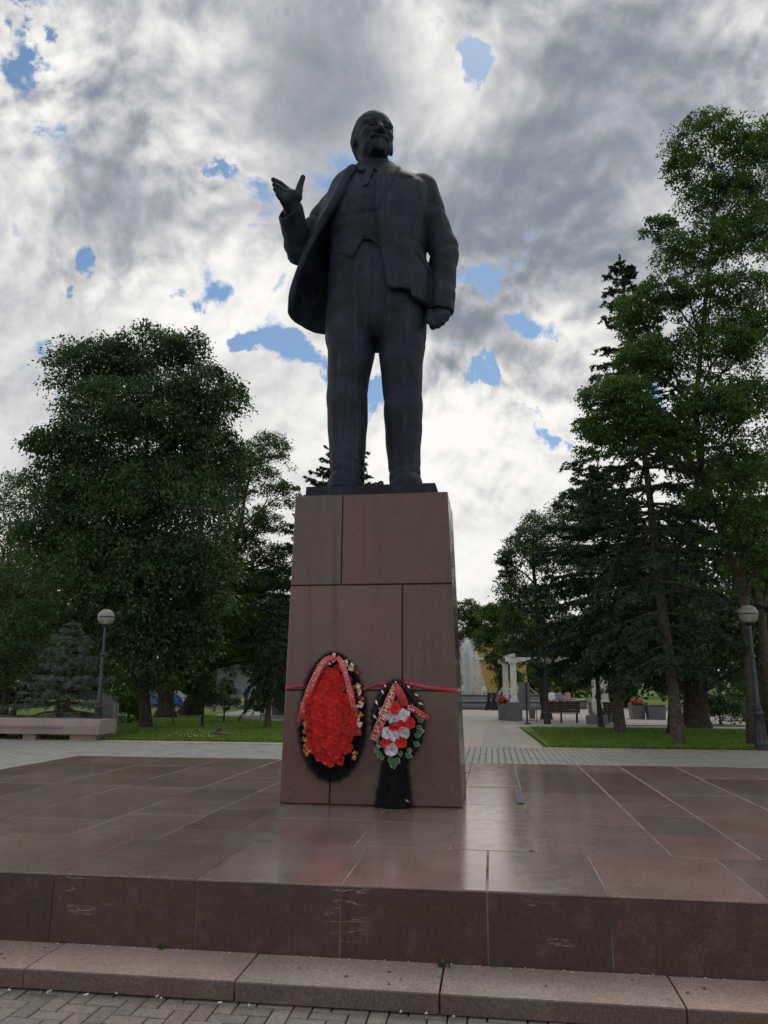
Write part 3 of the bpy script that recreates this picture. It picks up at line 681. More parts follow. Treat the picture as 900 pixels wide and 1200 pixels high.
ax_ = (wL - eL) / np.linalg.norm(wL - eL); along = (G.x - eL[0]) * ax_[0] + (G.y - eL[1]) * ax_[1] + (G.z - eL[2]) * ax_[2]; Lw = np.linalg.norm(wL - eL)
armL = armL + .014 * np.sin(30 * along + 4 * G.x) * np.exp(-(along / .2) ** 2) + folds(G, 3.45, .2, .012, 22, 9)
armL = smax(armL, along + .5 * (wL[0] - G.x) - Lw - .03, .012); armL = np.maximum(armL, -G.cap(wL - ax_ * .14, wL + ax_ * .3, .118))
f = smin(bodyp, sh, .05); f = union(smin(smin(f, armR, .02), np.minimum(open_, 9), .02), lapel, flap, collarb); f = smin(f, armL, .03)
f = f + .013 * np.exp(-((G.x - .50 - .10 * (4.05 - G.z)) / .014) ** 2) * (G.z > 3.5) * (G.y < .12) + .010 * np.exp(-((G.x - .33 + .02 * (G.z - 3)) / .012) ** 2) * (G.z < 3.55) * (G.y < 0)
part('jacket', G, f + wob(G, .005))
# --- hands
def hand(fields, lo, hi): 
    G = Grid(lo, hi, .0085); return G
w0 = S(342, 246, -.62); pc = S(341.5, 231, -.70)
G = Grid((-1.36, -1.06, 3.0), (-.70, -.42, 3.92), .0095)
f = smin(G.cap(wL - ax_ * .1, w0, .085, .082), smin(G.cap(w0, pc, .082, .088), G.cap(w0, S(334, 235, -.76), .075, .06), .05), .04)
kn = [(337, 223.5, -.70), (334.5, 227, -.745), (333, 231, -.775), (333, 235, -.79)]; mid = [(328.5, 215.5, -.74), (327, 220.5, -.80), (326.5, 226, -.825), (328, 231.5, -.825)]; tip = [(320.3, 210.7, -.75), (321.5, 216.5, -.83), (322.3, 221.5, -.85), (325.0, 227.8, -.85)]
for k in range(4):
    a, c, e = S(*kn[k]), S(*mid[k]), S(*tip[k]); r = (.036, .036, .034, .030)[k]
    f = smin(f, G.cap(pc + (a - pc) * .2, a, .062, .045), .03)
    f = smin(f, np.minimum(G.cap(a, c, r + .006, r), G.cap(c, e, r, r * .78)), .012)
tb, tm, tt_ = S(348.5, 231, -.68), S(351.8, 217, -.68), S(355.0, 207.8, -.69)
f = smin(f, G.cap(pc, tb, .07, .055), .03); f = smin(f, np.minimum(G.cap(tb, tm, .052, .038), G.cap(tm, tt_, .037, .030)), .02)
part('hand', G, f)
G = Grid((.5, -.42, 1.82), (1.0, .12, 2.34), .0095)
f = smin(G.cap((.79, -.09, 2.30), S(516, 366, -.1), .085, .09), G.cap(S(510, 370, -.1), S(521, 368, -.12), .085, .075), .04)
for k, (bx, by) in enumerate(((507.5, 382.5), (513, 380.8), (518, 377.5), (522.8, 373.5))):
    a = S(508.5 + 4.6 * k, 371.5 - 1.2 * k, -.19); c = S(bx, by, -.17); e = S(bx - 1.5, by - 5, -.04); r = (.042, .043, .041, .036)[k]
    f = smin(f, np.minimum(G.cap(a, c, r + .006, r), G.cap(c, e, r, r * .85)), .014)
f = smin(f, np.minimum(G.cap(S(504, 367, -.16), S(503, 376, -.22), .050, .042), G.cap(S(503, 376, -.22), S(508, 380, -.24), .042, .034)), .015)
part('hand', G, f)
# --- head: bald crown, brow, nose, moustache and pointed beard
G = Grid((-.36, -.48, -.60), (.36, .44, .46), .0085)
mx_ = np.abs(G.x)
cr = G.ell((0, .035, .115), (.252, .325, .315))
face = G.sect([(-.31, 0, .09, -.19, .10), (-.25, 0, .135, -.165, .135), (-.18, 0, .175, -.13, .175), (-.06, 0, .205, -.10, .20), (.06, 0, .215, -.09, .20), (.2, 0, .215, -.06, .21), (.3, 0, .17, -.03, .17)], 2.2)
face = smax(np.maximum(face, -.31 - G.z), G.z - .26, .05)
f = smin(cr, face, .06)
def sym(c, r, rot=None):
    x, y, z = mx_ - c[0], G.y - c[1], G.z - c[2]
    if rot is not None: x, y, z = (rot[0][0] * x + rot[0][1] * y + rot[0][2] * z, rot[1][0] * x + rot[1][1] * y + rot[1][2] * z, rot[2][0] * x + rot[2][1] * y + rot[2][2] * z)
    return (np.sqrt((x / r[0]) ** 2 + (y / r[1]) ** 2 + (z / r[2]) ** 2) - 1) * min(r)
f = smin(f, sym((.125, -.215, -.055), (.075, .07, .06)), .05)                       # cheekbones
f = smax(f, -sym((.088, -.318, .042), (.062, .052, .040)), .035)                    # eye sockets
f = smin(f, sym((.100, -.242, .098), (.095, .042, .026), roty(-.16)), .03)          # brows
f = smin(f, sym((.086, -.262, .040), (.046, .040, .036)), .008)                     # eyeballs
f = smin(f, sym((.088, -.275, .064), (.060, .034, .012), roty(-.10)), .008)         # upper lids
f = smin(f, sym((.088, -.270, .016), (.056, .032, .010)), .010)                     # lower lids
f = smin(f, G.cap((0, -.275, .085), (0, -.350, -.075), .026, .042), .025)           # nose
f = smin(f, sym((.036, -.325, -.088), (.032, .036, .028)), .014)
f = smax(f, -sym((.022, -.352, -.118), (.013, .022, .016)), .008)
f = smin(f, sym((.055, -.300, -.160), (.078, .040, .028), roty(-.32)), .022)         # moustache
f = smax(f, -G.ell((0, -.335, -.192), (.062, .03, .007)), .010)
f = smin(f, G.ell((0, -.296, -.212), (.058, .040, .020)), .012)                     # lower lip
f = smin(f, G.ell((0, -.268, -.245), (.080, .062, .062)), .03); f = smin(f, G.cap((0, -.272, -.26), (0, -.292, -.315), .052, .030), .03)   # beard
f = smin(f, sym((.130, -.13, -.205), (.05, .09, .055)), .05)
ear = sym((.252, .045, .0), (.030, .062, .094), rotx(.2)); ear = smax(ear, -sym((.280, .025, .012), (.022, .034, .058)), .012)
f = smin(f, ear, .012)
hair = G.ell((0, .045, .095), (.259, .331, .300)); hair = smax(hair, -(G.y + .02 + .45 * (G.z - .05)), .03); hair = smax(hair, G.z - .30, .03); hair = smax(hair, -.13 - .35 * (G.y - .2) - G.z, .03)
hair = hair + .006 * np.sin(60 * G.z + 22 * G.y + 9 * np.sin(9 * G.x))
f = smin(f, hair, .008)
f = smin(f, G.cap((0, .06, -.12), (.015, .10, -.6), .150, .170), .07)
f = smin(f, G.cap((.10, .0, -.30), (.03, -.07, -.58), .05, .05), .03)
f = f + .003 * np.sin(41 * G.x + 17 * G.z) * np.sin(37 * G.y + 29 * G.z)
part('head', G, f, (rotz(math.radians(24)) @ rotx(math.radians(-4)), np.array([-.045, -.035, 4.565])))
# ================================================================ trees
class Leaves:
    def __init__(s): s.P = []; s.D = []; s.N = []; s.S = []
    def add(s, P, D, N, size): s.P.append(P); s.D.append(D); s.N.append(N); s.S.append(np.broadcast_to(size, (len(P),)))
    def mesh(s, name, mat, aspect=.55):
        P = np.vstack(s.P); D = np.vstack(s.D); N = np.vstack(s.N); S_ = np.concatenate(s.S)[:, None]
        D = D / (np.linalg.norm(D, axis=1)[:, None] + 1e-9); B = np.cross(D, N); B /= np.linalg.norm(B, axis=1)[:, None] + 1e-9; Nn = np.cross(B, D)
        v0 = P - D * S_ * .5; v2 = P + D * S_ * .5; w = B * S_ * aspect * .5; lift = Nn * S_ * .10
        V = np.stack([v0, P + w + lift, v2, P - w + lift], 1).reshape(-1, 3); o = np.arange(len(P))[:, None, None] * 4
        F = (o + np.array([(0, 1, 2), (0, 2, 3)])[None]).reshape(-1, 3)
        return mesh_np(name, V, F, mat)
def unit(r, n): v = r.normal(size=(n, 3)); return v / np.linalg.norm(v, axis=1)[:, None]
def wander(r, a, c, n=7, amp=.08, sag=0.):
    t = np.linspace(0, 1, n)[:, None]; L = np.linalg.norm(np.asarray(c) - a); p = np.asarray(a) * (1 - t) + np.asarray(c) * t
    j = np.cumsum(r.normal(0, amp * L / n, (n, 3)), 0); j -= t * j[-1]; p = p + j; p[:, 2] += sag * L * np.sin(t[:, 0] * math.pi); return p
def broadleaf(label, base, blobs, seed, mat, bark, trunk_r, leaf=.13, dens=1., per=16, cat='tree', name='tree', fork=.35, group=None, trunk_pts=None, kids=9, spread=.40, droop=.35, bare=0, lean=(0, 0), core=0):
    """blobs: (px, py, rx_px, rz_px, Y, weight): foliage masses that make up the crown"""
    r = np.random.default_rng(seed); base = np.array(base, float)
    root = tag(empty(name, base), label, cat, group)
    lv = Leaves(); tubes = []; bl = []
    dY = base[1] - np.mean([q[4] for q in blobs]) if trunk_pts is None else 0.
    for px, py, rx, rz, Y, w in blobs:
        c = at(px, py, Y + dY); k = np.linalg.norm(c - CAM) / FPX; bl.append((c - base, np.array([rx * k, (rx + rz) * .5 * k, rz * k]), w))
    top = max(b_[0][2] for b_ in bl); cm = np.mean([b_[0] for b_ in bl], 0)
    if trunk_pts is None:
        f = np.array([cm[0] * .6 + lean[0], cm[1] * .6, top * fork + .5]); pts = wander(r, np.zeros(3), f, 9, .05)
        end = np.array([cm[0] * .9, cm[1] * .9, top * .92]); pts = np.vstack([pts, wander(r, f, end, 8, .07)[1:]])
    else: pts = np.array(trunk_pts) - base
    H = np.linspace(0, 1, len(pts)); rad = trunk_r * (1 - H * .82); rad[0] *= 1.35
    rad = np.maximum(rad, .03); tubes.append((pts, rad, 10))
    for c, R, w in bl:
        i = int(np.argmin(np.linalg.norm(pts - (c - [0, 0, R[2] * .8 + .3 * np.linalg.norm(c[:2])]), axis=1) + 5 * (pts[:, 2] > c[2] + .3))); i = min(max(i, 2), len(pts) - 1)
        limb = wander(r, pts[i], c + r.normal(0, .15, 3) * R, 7, .10, .06); lr = min(rad[i] * .6, .035 * np.linalg.norm(c - pts[i]) + .03)
        tubes.append((limb, np.linspace(lr, lr * .3, 7), 6))
        Rm = float(R.mean()); cl = spread * Rm ** .5
        n = max(5, int(w * dens * 5.5 * (R[0] * R[1] * R[2]) ** (2 / 3) / cl ** 2 * .95))
        d = unit(r, n); d[:, 2] = np.where(r.random(n) < .6, np.abs(d[:, 2]), d[:, 2]); rr = np.where(r.random(n) < .78, .70 + .34 * r.random(n), .2 + .5 * r.random(n)); C = c + d * rr[:, None] * R
        for kx in range(min(kids, n)):
            q = limb[r.integers(3, 7)]; tubes.append((wander(r, q, C[kx], 5, .12, .05), np.linspace(lr * .35, .012, 5), 4))
        # every clump is a spray of leaves hanging from its twig
        m = per; cs = (cl * r.uniform(.6, 1.45, n))[:, None, None]
        uu = r.normal(size=(n, m, 3)); uu /= np.linalg.norm(uu, axis=2)[:, :, None]; off = uu * (r.random((n, m, 1)) ** .45) * np.array([1, 1, .55]) * cs * r.uniform(.75, 1.25, (n, m, 1)); off[:, :, 2] -= droop * cs[:, :, 0] * (np.hypot(off[:, :, 0], off[:, :, 1]) / cs[:, :, 0]) ** 1.3
        P = (C[:, None] + off).reshape(-1, 3); D = off.reshape(-1, 3) * .8 + r.normal(0, .25, (n * m, 3)) + np.array([0, 0, -.15]); N = r.normal(0, .55, (n * m, 3)) + np.array([0, 0, 1.])
        lv.add(P, D, N, leaf * r.uniform(.65, 1.3, n * m))
        if core:
            q = int(core * R[0] * R[2] / leaf ** 2 * .11); d = unit(r, q); lv.add(c + d * R * (r.random((q, 1)) ** .5 * .84), unit(r, q), r.normal(0, .6, (q, 3)) + [0, 0, 1.], leaf * 2.0 * r.uniform(.7, 1.3, q))
    for k in range(bare):
        i = r.integers(len(pts) // 2, len(pts)); q = pts[i]; e = q + unit(r, 1)[0] * np.array([2, 2, .8]) * r.uniform(.5, 1.1); tubes.append((wander(r, q, e, 6, .15, .05), np.linspace(.035, .008, 6), 4))
    o = link('trunk', tubes_mesh('trunk', tubes, MT[bark]), root)
    o = link('crown', lv.mesh('crown', MT[mat]), root); tag(o, kind='stuff')
    return root
def conifer(label, base, tip, seed, mat, bark, R, z0, n_wh=26, per=6, droop=.25, dens=1., trunk_r=.25, needle=.16, cat='spruce', name='spruce', group=None, prof=None, skirt=.0, gap=0.):
    r = np.random.default_rng(seed); base = np.array(base, float); tip = at(tip[0], tip[1], base[1] + .2) - base; root = tag(empty(name, base), label, cat, group)
    Ht = tip[2]; lv = Leaves(); tubes = []; tp = wander(r, np.zeros(3), tip, 12, .012); tubes.append((tp, np.linspace(trunk_r, .02, 12) * np.array([1.25] + [1] * 11), 9))
    for k in range(n_wh):
        t = z0 + (1 - z0) * ((k + r.uniform(-.3, .3)) / n_wh); t = min(max(t, z0), .985); u = (t - z0) / (1 - z0)
        q = np.array([np.interp(t * Ht, tp[:, 2], tp[:, i]) for i in range(3)])
        L0 = R * (prof(u) if prof else (1 - u) ** .8)
        for j in range(per):
            if r.random() < gap: continue
            a = 2 * math.pi * (j + r.uniform(-.35, .35)) / per + k * 1.1; L = max(.12, L0 * r.uniform(.72, 1.15)); h = np.array([math.cos(a), math.sin(a), 0]); side = np.array([-h[1], h[0], 0])
            s = np.linspace(0, 1, 9); rise = (.30 * (u - .25)) * L; dr = droop * (1.15 - u)
            br = q + h * (s * L)[:, None]; br[:, 2] += rise * s - dr * L * s ** 1.6 + .10 * L * s ** 4 * (1 - skirt)
            br += np.cumsum(r.normal(0, .012 * L, br.shape), 0)
            tubes.append((br, np.linspace(.018 + .012 * L, .008, 9), 4))
            nt = max(5, int(9 * L * dens)); ss = r.uniform(.18, 1, nt); Q = np.stack([np.interp(ss, s, br[:, i]) for i in range(3)], 1)
            tl = (.16 + .34 * L * .45 * (1 - ss * .75)) * r.uniform(.7, 1.2, nt); sg = np.where(r.random(nt) < .5, 1, -1)
            td = h * .55 + side * sg[:, None] * .85 + r.normal(0, .18, (nt, 3)); td[:, 2] -= (.25 + skirt) * (1.1 - u); td /= np.linalg.norm(td, axis=1)[:, None]
            m = 8; v = np.linspace(.08, 1.05, m)[None, :, None]; PP = Q[:, None] + td[:, None] * (tl[:, None, None] * v); PP[:, :, 2] -= .25 * (tl[:, None] * v[:, :, 0]) ** 1.5
            rep = 2; PP = np.repeat(PP.reshape(-1, 3), rep, 0); Dd = np.repeat(np.repeat(td, m, 0), rep, 0)
            Dn = Dd * .55 + r.normal(0, .5, PP.shape); lv.add(PP + r.normal(0, .02, PP.shape), Dn, unit(r, len(PP)), needle * 1.25 * r.uniform(.6, 1.25, len(PP)))
            m2 = int(12 * L) + 4; s2 = r.uniform(.3, 1.03, m2); Q2 = np.stack([np.interp(s2, s, br[:, i]) for i in range(3)], 1); Q2 = np.repeat(Q2, 4, 0); lv.add(Q2, h * .6 + r.normal(0, .6, Q2.shape), unit(r, len(Q2)), needle * r.uniform(.6, 1.2, len(Q2)))
    for j in range(10):
        zz = np.full((8, 1), 1.) * tp[-1] - [0, 0, .06 * j]; lv.add(zz, r.normal(0, .6, (8, 3)) + [0, 0, .7], unit(r, 8), needle)
    link('trunk', tubes_mesh('trunk', tubes, MT[bark]), root)
    o = link('crown', lv.mesh('crown', MT[mat], .22), root); tag(o, kind='stuff'); return root
g_ = ground_at
def gY(px, Y): q = at(px, 800, Y); return np.array([q[0], Y, float(gz(Y))])
# the great linden on the left
broadleaf('huge dense dark green linden filling the left of the park, its trunk behind the lawn', g_(169, 853), [
    (190, 420, 56, 36, 28.5, 1.3), (110, 440, 52, 42, 28.5, 1.3), (245, 470, 46, 44, 28.5, 1.3), (80, 528, 42, 32, 28, 1.2), (160, 500, 80, 60, 27.5, 1.2), (235, 545, 58, 52, 28.5, 1.2),
    (108, 580, 74, 54, 28, 1.2), (190, 600, 82, 60, 27.2, 1.2), (72, 645, 52, 56, 28.5, 1.), (140, 680, 84, 62, 27, 1.1), (215, 680, 58, 62, 28, 1.1), (90, 735, 70, 50, 29, .9), (165, 755, 62, 48, 28, 1.), (222, 755, 30, 40, 28.5, .9), (140, 640, 110, 120, 31, 1.), (165, 490, 86, 66, 29.6, .6), (195, 560, 86, 76, 30, .6), (95, 640, 84, 76, 30, .6), (215, 720, 50, 60, 30, .6)],
    21, 'linden', 'bark_dark', .23, leaf=.155, dens=1.7, per=90, spread=.46, droop=.55, kids=3, core=3.)
broadleaf('olive green tree at the far left edge, partly behind the great linden', g_(6, 838), [
    (10, 600, 40, 46, 33, 1.), (-15, 660, 56, 60, 33, 1.), (25, 700, 40, 50, 33.5, 1.), (10, 760, 46, 40, 33, 1.), (-40, 740, 50, 60, 33, 1.), (40, 770, 30, 30, 34, .8)], 22, 'olive', 'bark_dark', .22, leaf=.16, dens=1.5, per=60, spread=.5)
broadleaf('slim dark trunked tree just right of the olive tree at the left edge', g_(14, 839), [(30, 740, 30, 40, 36, 1.), (55, 700, 36, 46, 36, 1.), (60, 790, 30, 22, 36, .8)], 23, 'linden', 'bark_dark', .17, leaf=.16, dens=1.5, per=60, spread=.5)
broadleaf('tall loose crowned tree with light gaps right of the great linden', g_(228, 838), [
    (315, 530, 30, 24, 40, .75), (285, 560, 34, 30, 40, .9), (330, 575, 20, 22, 40, .6), (300, 620, 36, 30, 40, .8), (270, 650, 34, 36, 40, .9), (322, 660, 22, 24, 40, .7), (255, 590, 30, 40, 41, .9), (300, 690, 34, 24, 41, .8)],
    24, 'olive', 'bark_dark', .34, leaf=.15, dens=2.1, per=60, spread=.42, core=.25, kids=14, fork=.5)
broadleaf('bright green mid height tree with low sprays above the left lawn', g_(216, 838), [
    (245, 715, 36, 34, 36, 1.), (275, 740, 34, 32, 36, 1.), (240, 770, 26, 26, 36, 1.), (290, 770, 22, 26, 36, .9), (315, 735, 24, 26, 36, 1.), (308, 775, 18, 16, 36, .8), (320, 690, 22, 26, 36, .9), (255, 680, 30, 34, 37, .9), (222, 790, 18, 12, 35, .8)], 25, 'fresh', 'bark_dark', .40, leaf=.16, dens=2.2, per=60, spread=.42, core=.5)
broadleaf('thick dark trunked tree standing deep behind the linden trunk', g_(195, 840), [(195, 730, 40, 50, 37, 1.), (170, 790, 40, 24, 37, .9), (205, 660, 50, 50, 38, 1.)], 26, 'linden', 'bark_dark', .5, leaf=.2, dens=1.5, per=60, spread=.55)
conifer('dark drooping conifer with a leaning trunk left of the pedestal', g_(313, 853), (321, 705), 27, 'spruce', 'bark', 1.15, .30, n_wh=16, per=6, droop=.75, trunk_r=.13, needle=.15, cat='conifer', name='conifer', prof=lambda u: .95 - .7 * u, skirt=.9, dens=1.4)
broadleaf('small dark sapling with a crooked thin trunk on the left lawn', g_(237, 852), [(238, 812, 15, 14, 27.5, 1.4), (228, 806, 14, 8, 27.5, 1.2), (250, 815, 12, 12, 27.5, 1.2), (242, 795, 9, 10, 27.5, 1.)], 28, 'linden', 'bark_dark', .07, leaf=.08, dens=1.5, per=50, spread=.3, cat='sapling', name='sapling')
broadleaf('greyish young sapling just right of the dark sapling on the left lawn', g_(262, 846), [(264, 815, 13, 12, 30.5, 1.2), (272, 825, 12, 8, 30.5, 1.1), (256, 824, 9, 8, 30.5, 1.), (266, 803, 9, 9, 30.5, 1.)], 29, 'olive', 'bark', .05, leaf=.08, dens=1.0, per=40, spread=.3, cat='sapling', name='sapling')
broadleaf('thin bare stake of a newly planted sapling on the left lawn', g_(203, 850), [(203, 802, 5, 9, 29, 1.)], 30, 'fresh', 'bark', .035, leaf=.10, dens=1, per=10, spread=.2, cat='sapling', name='sapling')
broadleaf('rounded dark bush with sunlit top beside the grey stone slab', g_(150, 848), [(150, 832, 15, 16, 25.6, 1.4), (143, 822, 10, 9, 25.4, 1.3), (158, 826, 9, 12, 25.6, 1.3)], 31, 'fresh', 'bark_dark', .05, leaf=.08, dens=2.2, per=60, spread=.3, cat='bush', name='bush')
conifer('small bluish spruce spreading over the stone bench on the left', g_(77, 860), (86, 727), 32, 'blue_spruce', 'bark', 1.75, .16, n_wh=15, per=7, droop=.12, trunk_r=.09, needle=.085, dens=1.9, prof=lambda u: (1 - u) ** .75 + .02, gap=.08)
broadleaf('pair of dark stems under the small bluish spruce', g_(71, 850), [(64, 795, 26, 22, 30, 1.)], 33, 'spruce', 'bark_dark', .12, leaf=.12, dens=1.5, per=50, spread=.4)
# behind the statue and by the fountain
conifer('distant spruce whose tip shows between the legs of the statue', gY(404, 45), (404, 503), 34, 'spruce', 'bark_dark', 6.5, .1, n_wh=30, per=7, droop=.16, trunk_r=.3, needle=.24, prof=lambda u: (1 - u) ** .75)
broadleaf('yellowish green tree rising behind the fountain jet', gY(545, 92), [(548, 725, 18, 22, 92, 1.), (540, 760, 20, 20, 92, 1.), (556, 745, 12, 20, 92, .9)], 35, 'olive', 'bark', .3, leaf=.26, dens=1.8, per=60, spread=.5)
broadleaf('bright leafy tree between the fountain and the pergola', gY(583, 88), [(578, 725, 18, 18, 88, 1.), (570, 752, 16, 18, 88, 1.), (590, 745, 18, 22, 88, 1.), (600, 720, 16, 16, 88, 1.), (588, 775, 16, 14, 88, .9), (596, 795, 14, 12, 88, .9), (612, 770, 18, 18, 88, .9)], 36, 'fresh', 'bark', .3, leaf=.26, dens=1.8, per=60, spread=.5)
broadleaf('loose green linden on the left flank of the large spruce', g_(640, 843), [
    (640, 625, 32, 30, 40, 1.), (612, 650, 24, 26, 40, .9), (600, 690, 18, 24, 40, .8), (655, 665, 34, 32, 40, 1.), (625, 715, 32, 30, 40, 1.), (612, 760, 28, 26, 41, 1.), (660, 750, 36, 34, 41, 1.), (592, 660, 9, 10, 40, .7), (600, 735, 12, 18, 40, .8), (680, 600, 30, 30, 41, .9)],
    37, 'olive', 'bark_dark', .28, leaf=.15, dens=1.7, per=60, spread=.42, core=.8, kids=12)
# right hand group
conifer('tallest dark spruce on the right with drooping lower branches', g_(797, 873), (726, 300), 41, 'spruce', 'bark_grey', 3.7, .155, n_wh=28, per=6, droop=.34, trunk_r=.17, needle=.17, prof=lambda u: (.8 - .35 * math.exp(-((u - .0) / .12) ** 2) + .2 * math.exp(-((u - .5) / .12) ** 2)) * (1 - u) ** .8 + .03, dens=1.0, skirt=.25, gap=.10)
conifer('broad dark spruce behind the tallest one, its skirt over the park benches', g_(727, 859), (700, 545), 42, 'spruce', 'bark_grey', 3.7, .24, n_wh=22, per=7, droop=.30, trunk_r=.19, needle=.19, prof=lambda u: (1 - u) ** .55 * (1 - .35 * math.exp(-(u / .12) ** 2)), dens=1.2, skirt=.35, gap=.08)
broadleaf('tall locust tree with airy light green foliage leaning in from the right edge', g_(884, 873), [
    (830, 170, 44, 28, 20.5, .8), (880, 200, 36, 40, 20.5, .9), (800, 200, 18, 24, 20.5, .6), (845, 235, 40, 26, 20.5, .9), (770, 268, 20, 12, 20.5, .6), (880, 280, 40, 40, 20.5, 1.), (815, 300, 40, 34, 20.3, .9), (850, 350, 50, 30, 20, 1.),
    (780, 350, 30, 26, 20, .8), (745, 375, 24, 30, 20, .9), (760, 425, 40, 28, 19.6, 1.), (830, 415, 50, 34, 19.6, 1.), (885, 400, 40, 40, 20, 1.), (720, 475, 42, 32, 19.2, 1.25), (752, 500, 30, 28, 19.2, 1.2), (700, 510, 24, 26, 19.2, 1.1), (835, 485, 46, 34, 19.2, 1.3),
    (800, 520, 24, 20, 19.4, 1.1), (880, 480, 40, 36, 19.8, 1.), (870, 560, 40, 36, 20.5, .9), (908, 165, 18, 30, 20.5, .7), (880, 610, 30, 26, 20.3, .8), (830, 590, 26, 20, 20.3, .7), (895, 660, 24, 24, 21, .8), (845, 640, 22, 16, 21, .6)],
    43, 'locust', 'bark_grey', .16, leaf=.088, dens=1.75, per=60, spread=.29, droop=.45, core=.16, kids=14, bare=10,
    trunk_pts=[g_(884, 873), at(880, 800, 22.4), at(872, 700, 22.2), at(845, 620, 21.6), at(822, 560, 21.2), at(815, 480, 20.8), at(822, 400, 20.5), at(832, 300, 20.5), at(838, 220, 20.5)])
broadleaf('bare limbed second locust with its trunk against the right edge', g_(899, 862), [(905, 620, 36, 40, 25, 1.), (870, 640, 30, 34, 25.5, .9), (920, 560, 40, 50, 25, 1.), (890, 690, 30, 30, 25.5, .9)], 44, 'locust', 'bark_grey', .17, leaf=.11, dens=1.6, per=60, spread=.38, kids=12, bare=8,
    trunk_pts=[g_(899, 862), at(897, 800, 25), at(893, 720, 25), at(880, 650, 25), at(862, 590, 25), at(850, 540, 25)])
broadleaf('massive dark trunked tree filling the shade behind the spruces on the right', g_(815, 853), [
    (820, 640, 56, 56, 33, 1.), (870, 700, 46, 56, 33, 1.), (780, 690, 50, 60, 34, 1.), (840, 760, 56, 46, 33, 1.), (890, 770, 40, 46, 33, 1.), (780, 770, 46, 40, 34, 1.), (730, 680, 60, 80, 36, 1.), (840, 570, 50, 40, 34, 1.)], 45, 'linden', 'bark_dark', .55, leaf=.2, dens=1.5, per=60, spread=.55, core=1.6)
broadleaf('slender dark tree between the two spruce trunks', g_(787, 861), [(775, 760, 40, 40, 30, 1.), (800, 720, 40, 46, 30, 1.)], 46, 'linden', 'bark_dark', .16, leaf=.16, dens=1.5, per=60, spread=.5)
broadleaf('young dark stemmed tree left of the broad spruce trunk', g_(705, 852), [(704, 790, 24, 22, 32, 1.), (690, 760, 26, 26, 33, 1.)], 47, 'linden', 'bark_dark', .13, leaf=.13, dens=1.4, per=50, spread=.4)
for k, (px, py, w, lab) in enumerate(((845, 840, 22, 'low shaded bush on the right lawn left of the lamp post'), (872, 836, 20, 'low shaded bush on the right lawn behind the lamp post'), (900, 838, 22, 'low shaded bush at the right edge beyond the lamp post'))):
    broadleaf(lab, g_(px, py + 9), [(px, py - 6, w, 16, 32 + k, 1.2), (px - 8, py - 14, w * .6, 12, 32 + k, 1.)], 60 + k, 'linden', 'bark_dark', .06, leaf=.10, dens=1.8, per=60, spread=.35, cat='bush', name='bush')
# far woods that close the park on both sides
def wood(name, x0, x1, Y0, Y1, h, n, seed, mat, leaf):
    r = np.random.default_rng(seed); lv = Leaves()
    for k in range(n):
        c = np.array([r.uniform(x0, x1), r.uniform(Y0, Y1), 0]); hh = h * r.uniform(.6, 1.1); R = np.array([1, 1, 1.]) * r.uniform(2.2, 4.2)
        for j in range(7):
            cc = c + [r.normal(0, R[0] * .5), r.normal(0, R[0] * .5), float(gz(c[1])) + hh * r.uniform(.12, 1)]
            m = 40; d = unit(r, m); q = cc + d * R * r.uniform(.35, 1, m)[:, None] * np.array([1, 1, .8]); q = np.repeat(q, 5, 0) + r.normal(0, .45, (m * 5, 3))
            lv.add(q, r.normal(0, 1, q.shape) + [0, 0, -.3], r.normal(0, .6, q.shape) + [0, 0, 1.], leaf * 1.5 * r.uniform(.7, 1.3, len(q)))
    o = link(name, lv.mesh(name, MT[mat]), None); tag(o, kind='stuff'); return o
wood('distant_wood', -75, -24, 74, 100, 16, 26, 71, 'linden', .55)
wood('distant_wood', -38, -12, 86, 108, 12, 14, 72, 'olive', .5)
wood('distant_wood', 14, 75, 62, 95, 15, 28, 73, 'linden', .55)
wood('distant_wood', -12, 12, 118, 135, 9, 14, 74, 'olive', .6)
wood('distant_wood', -150, 150, 140, 190, 15, 36, 75, 'linden', 1.2)
# blades of grass along the lawns
def blades(name, polys, n, seed, hmin, hmax, parent):
    r = np.random.default_rng(seed); P = []
    for x0, x1, y0, y1, m in polys:
        y = y0 + (y1 - y0) * r.random(m) ** 1.7; P.append(np.stack([r.uniform(x0, x1, m), y, gz(y) + .012], 1))
    P = np.vstack(P); m = len(P); h = r.uniform(hmin, hmax, m); a = r.uniform(0, 6.28, m); w = .012 + .010 * r.random(m)
    s = np.stack([np.cos(a), np.sin(a), 0 * a], 1) * w[:, None]; l = np.stack([r.normal(0, .35, m), r.normal(0, .35, m), np.ones(m)], 1) * h[:, None]
    V = np.stack([P - s, P + s, P + l], 1).reshape(-1, 3); o = link(name, mesh_np(name, V, np.arange(m * 3).reshape(-1, 3), MT['grass']), parent); tag(o, kind='stuff')
blades('grass', [(-22, -3.3, 21.85, 36, 45000)], 0, 81, .03, .085, lawnL)
blades('grass', [(1.5, 15, 21.6, 33.5, 45000)], 0, 82, .03, .085, lawnR)
fl = MB(); r = np.random.default_rng(5)
for k in range(60):
    q = g_(r.uniform(198, 256), 866 - 9 * r.random() ** 1.5); fl.lathe((q[0], q[1], q[2] + .06), [(.008, 0), (.013, .010), (.004, .016)], 5)
tag(fl.build('clover_flowers', MT['white_paint'], lawnL), kind='stuff')
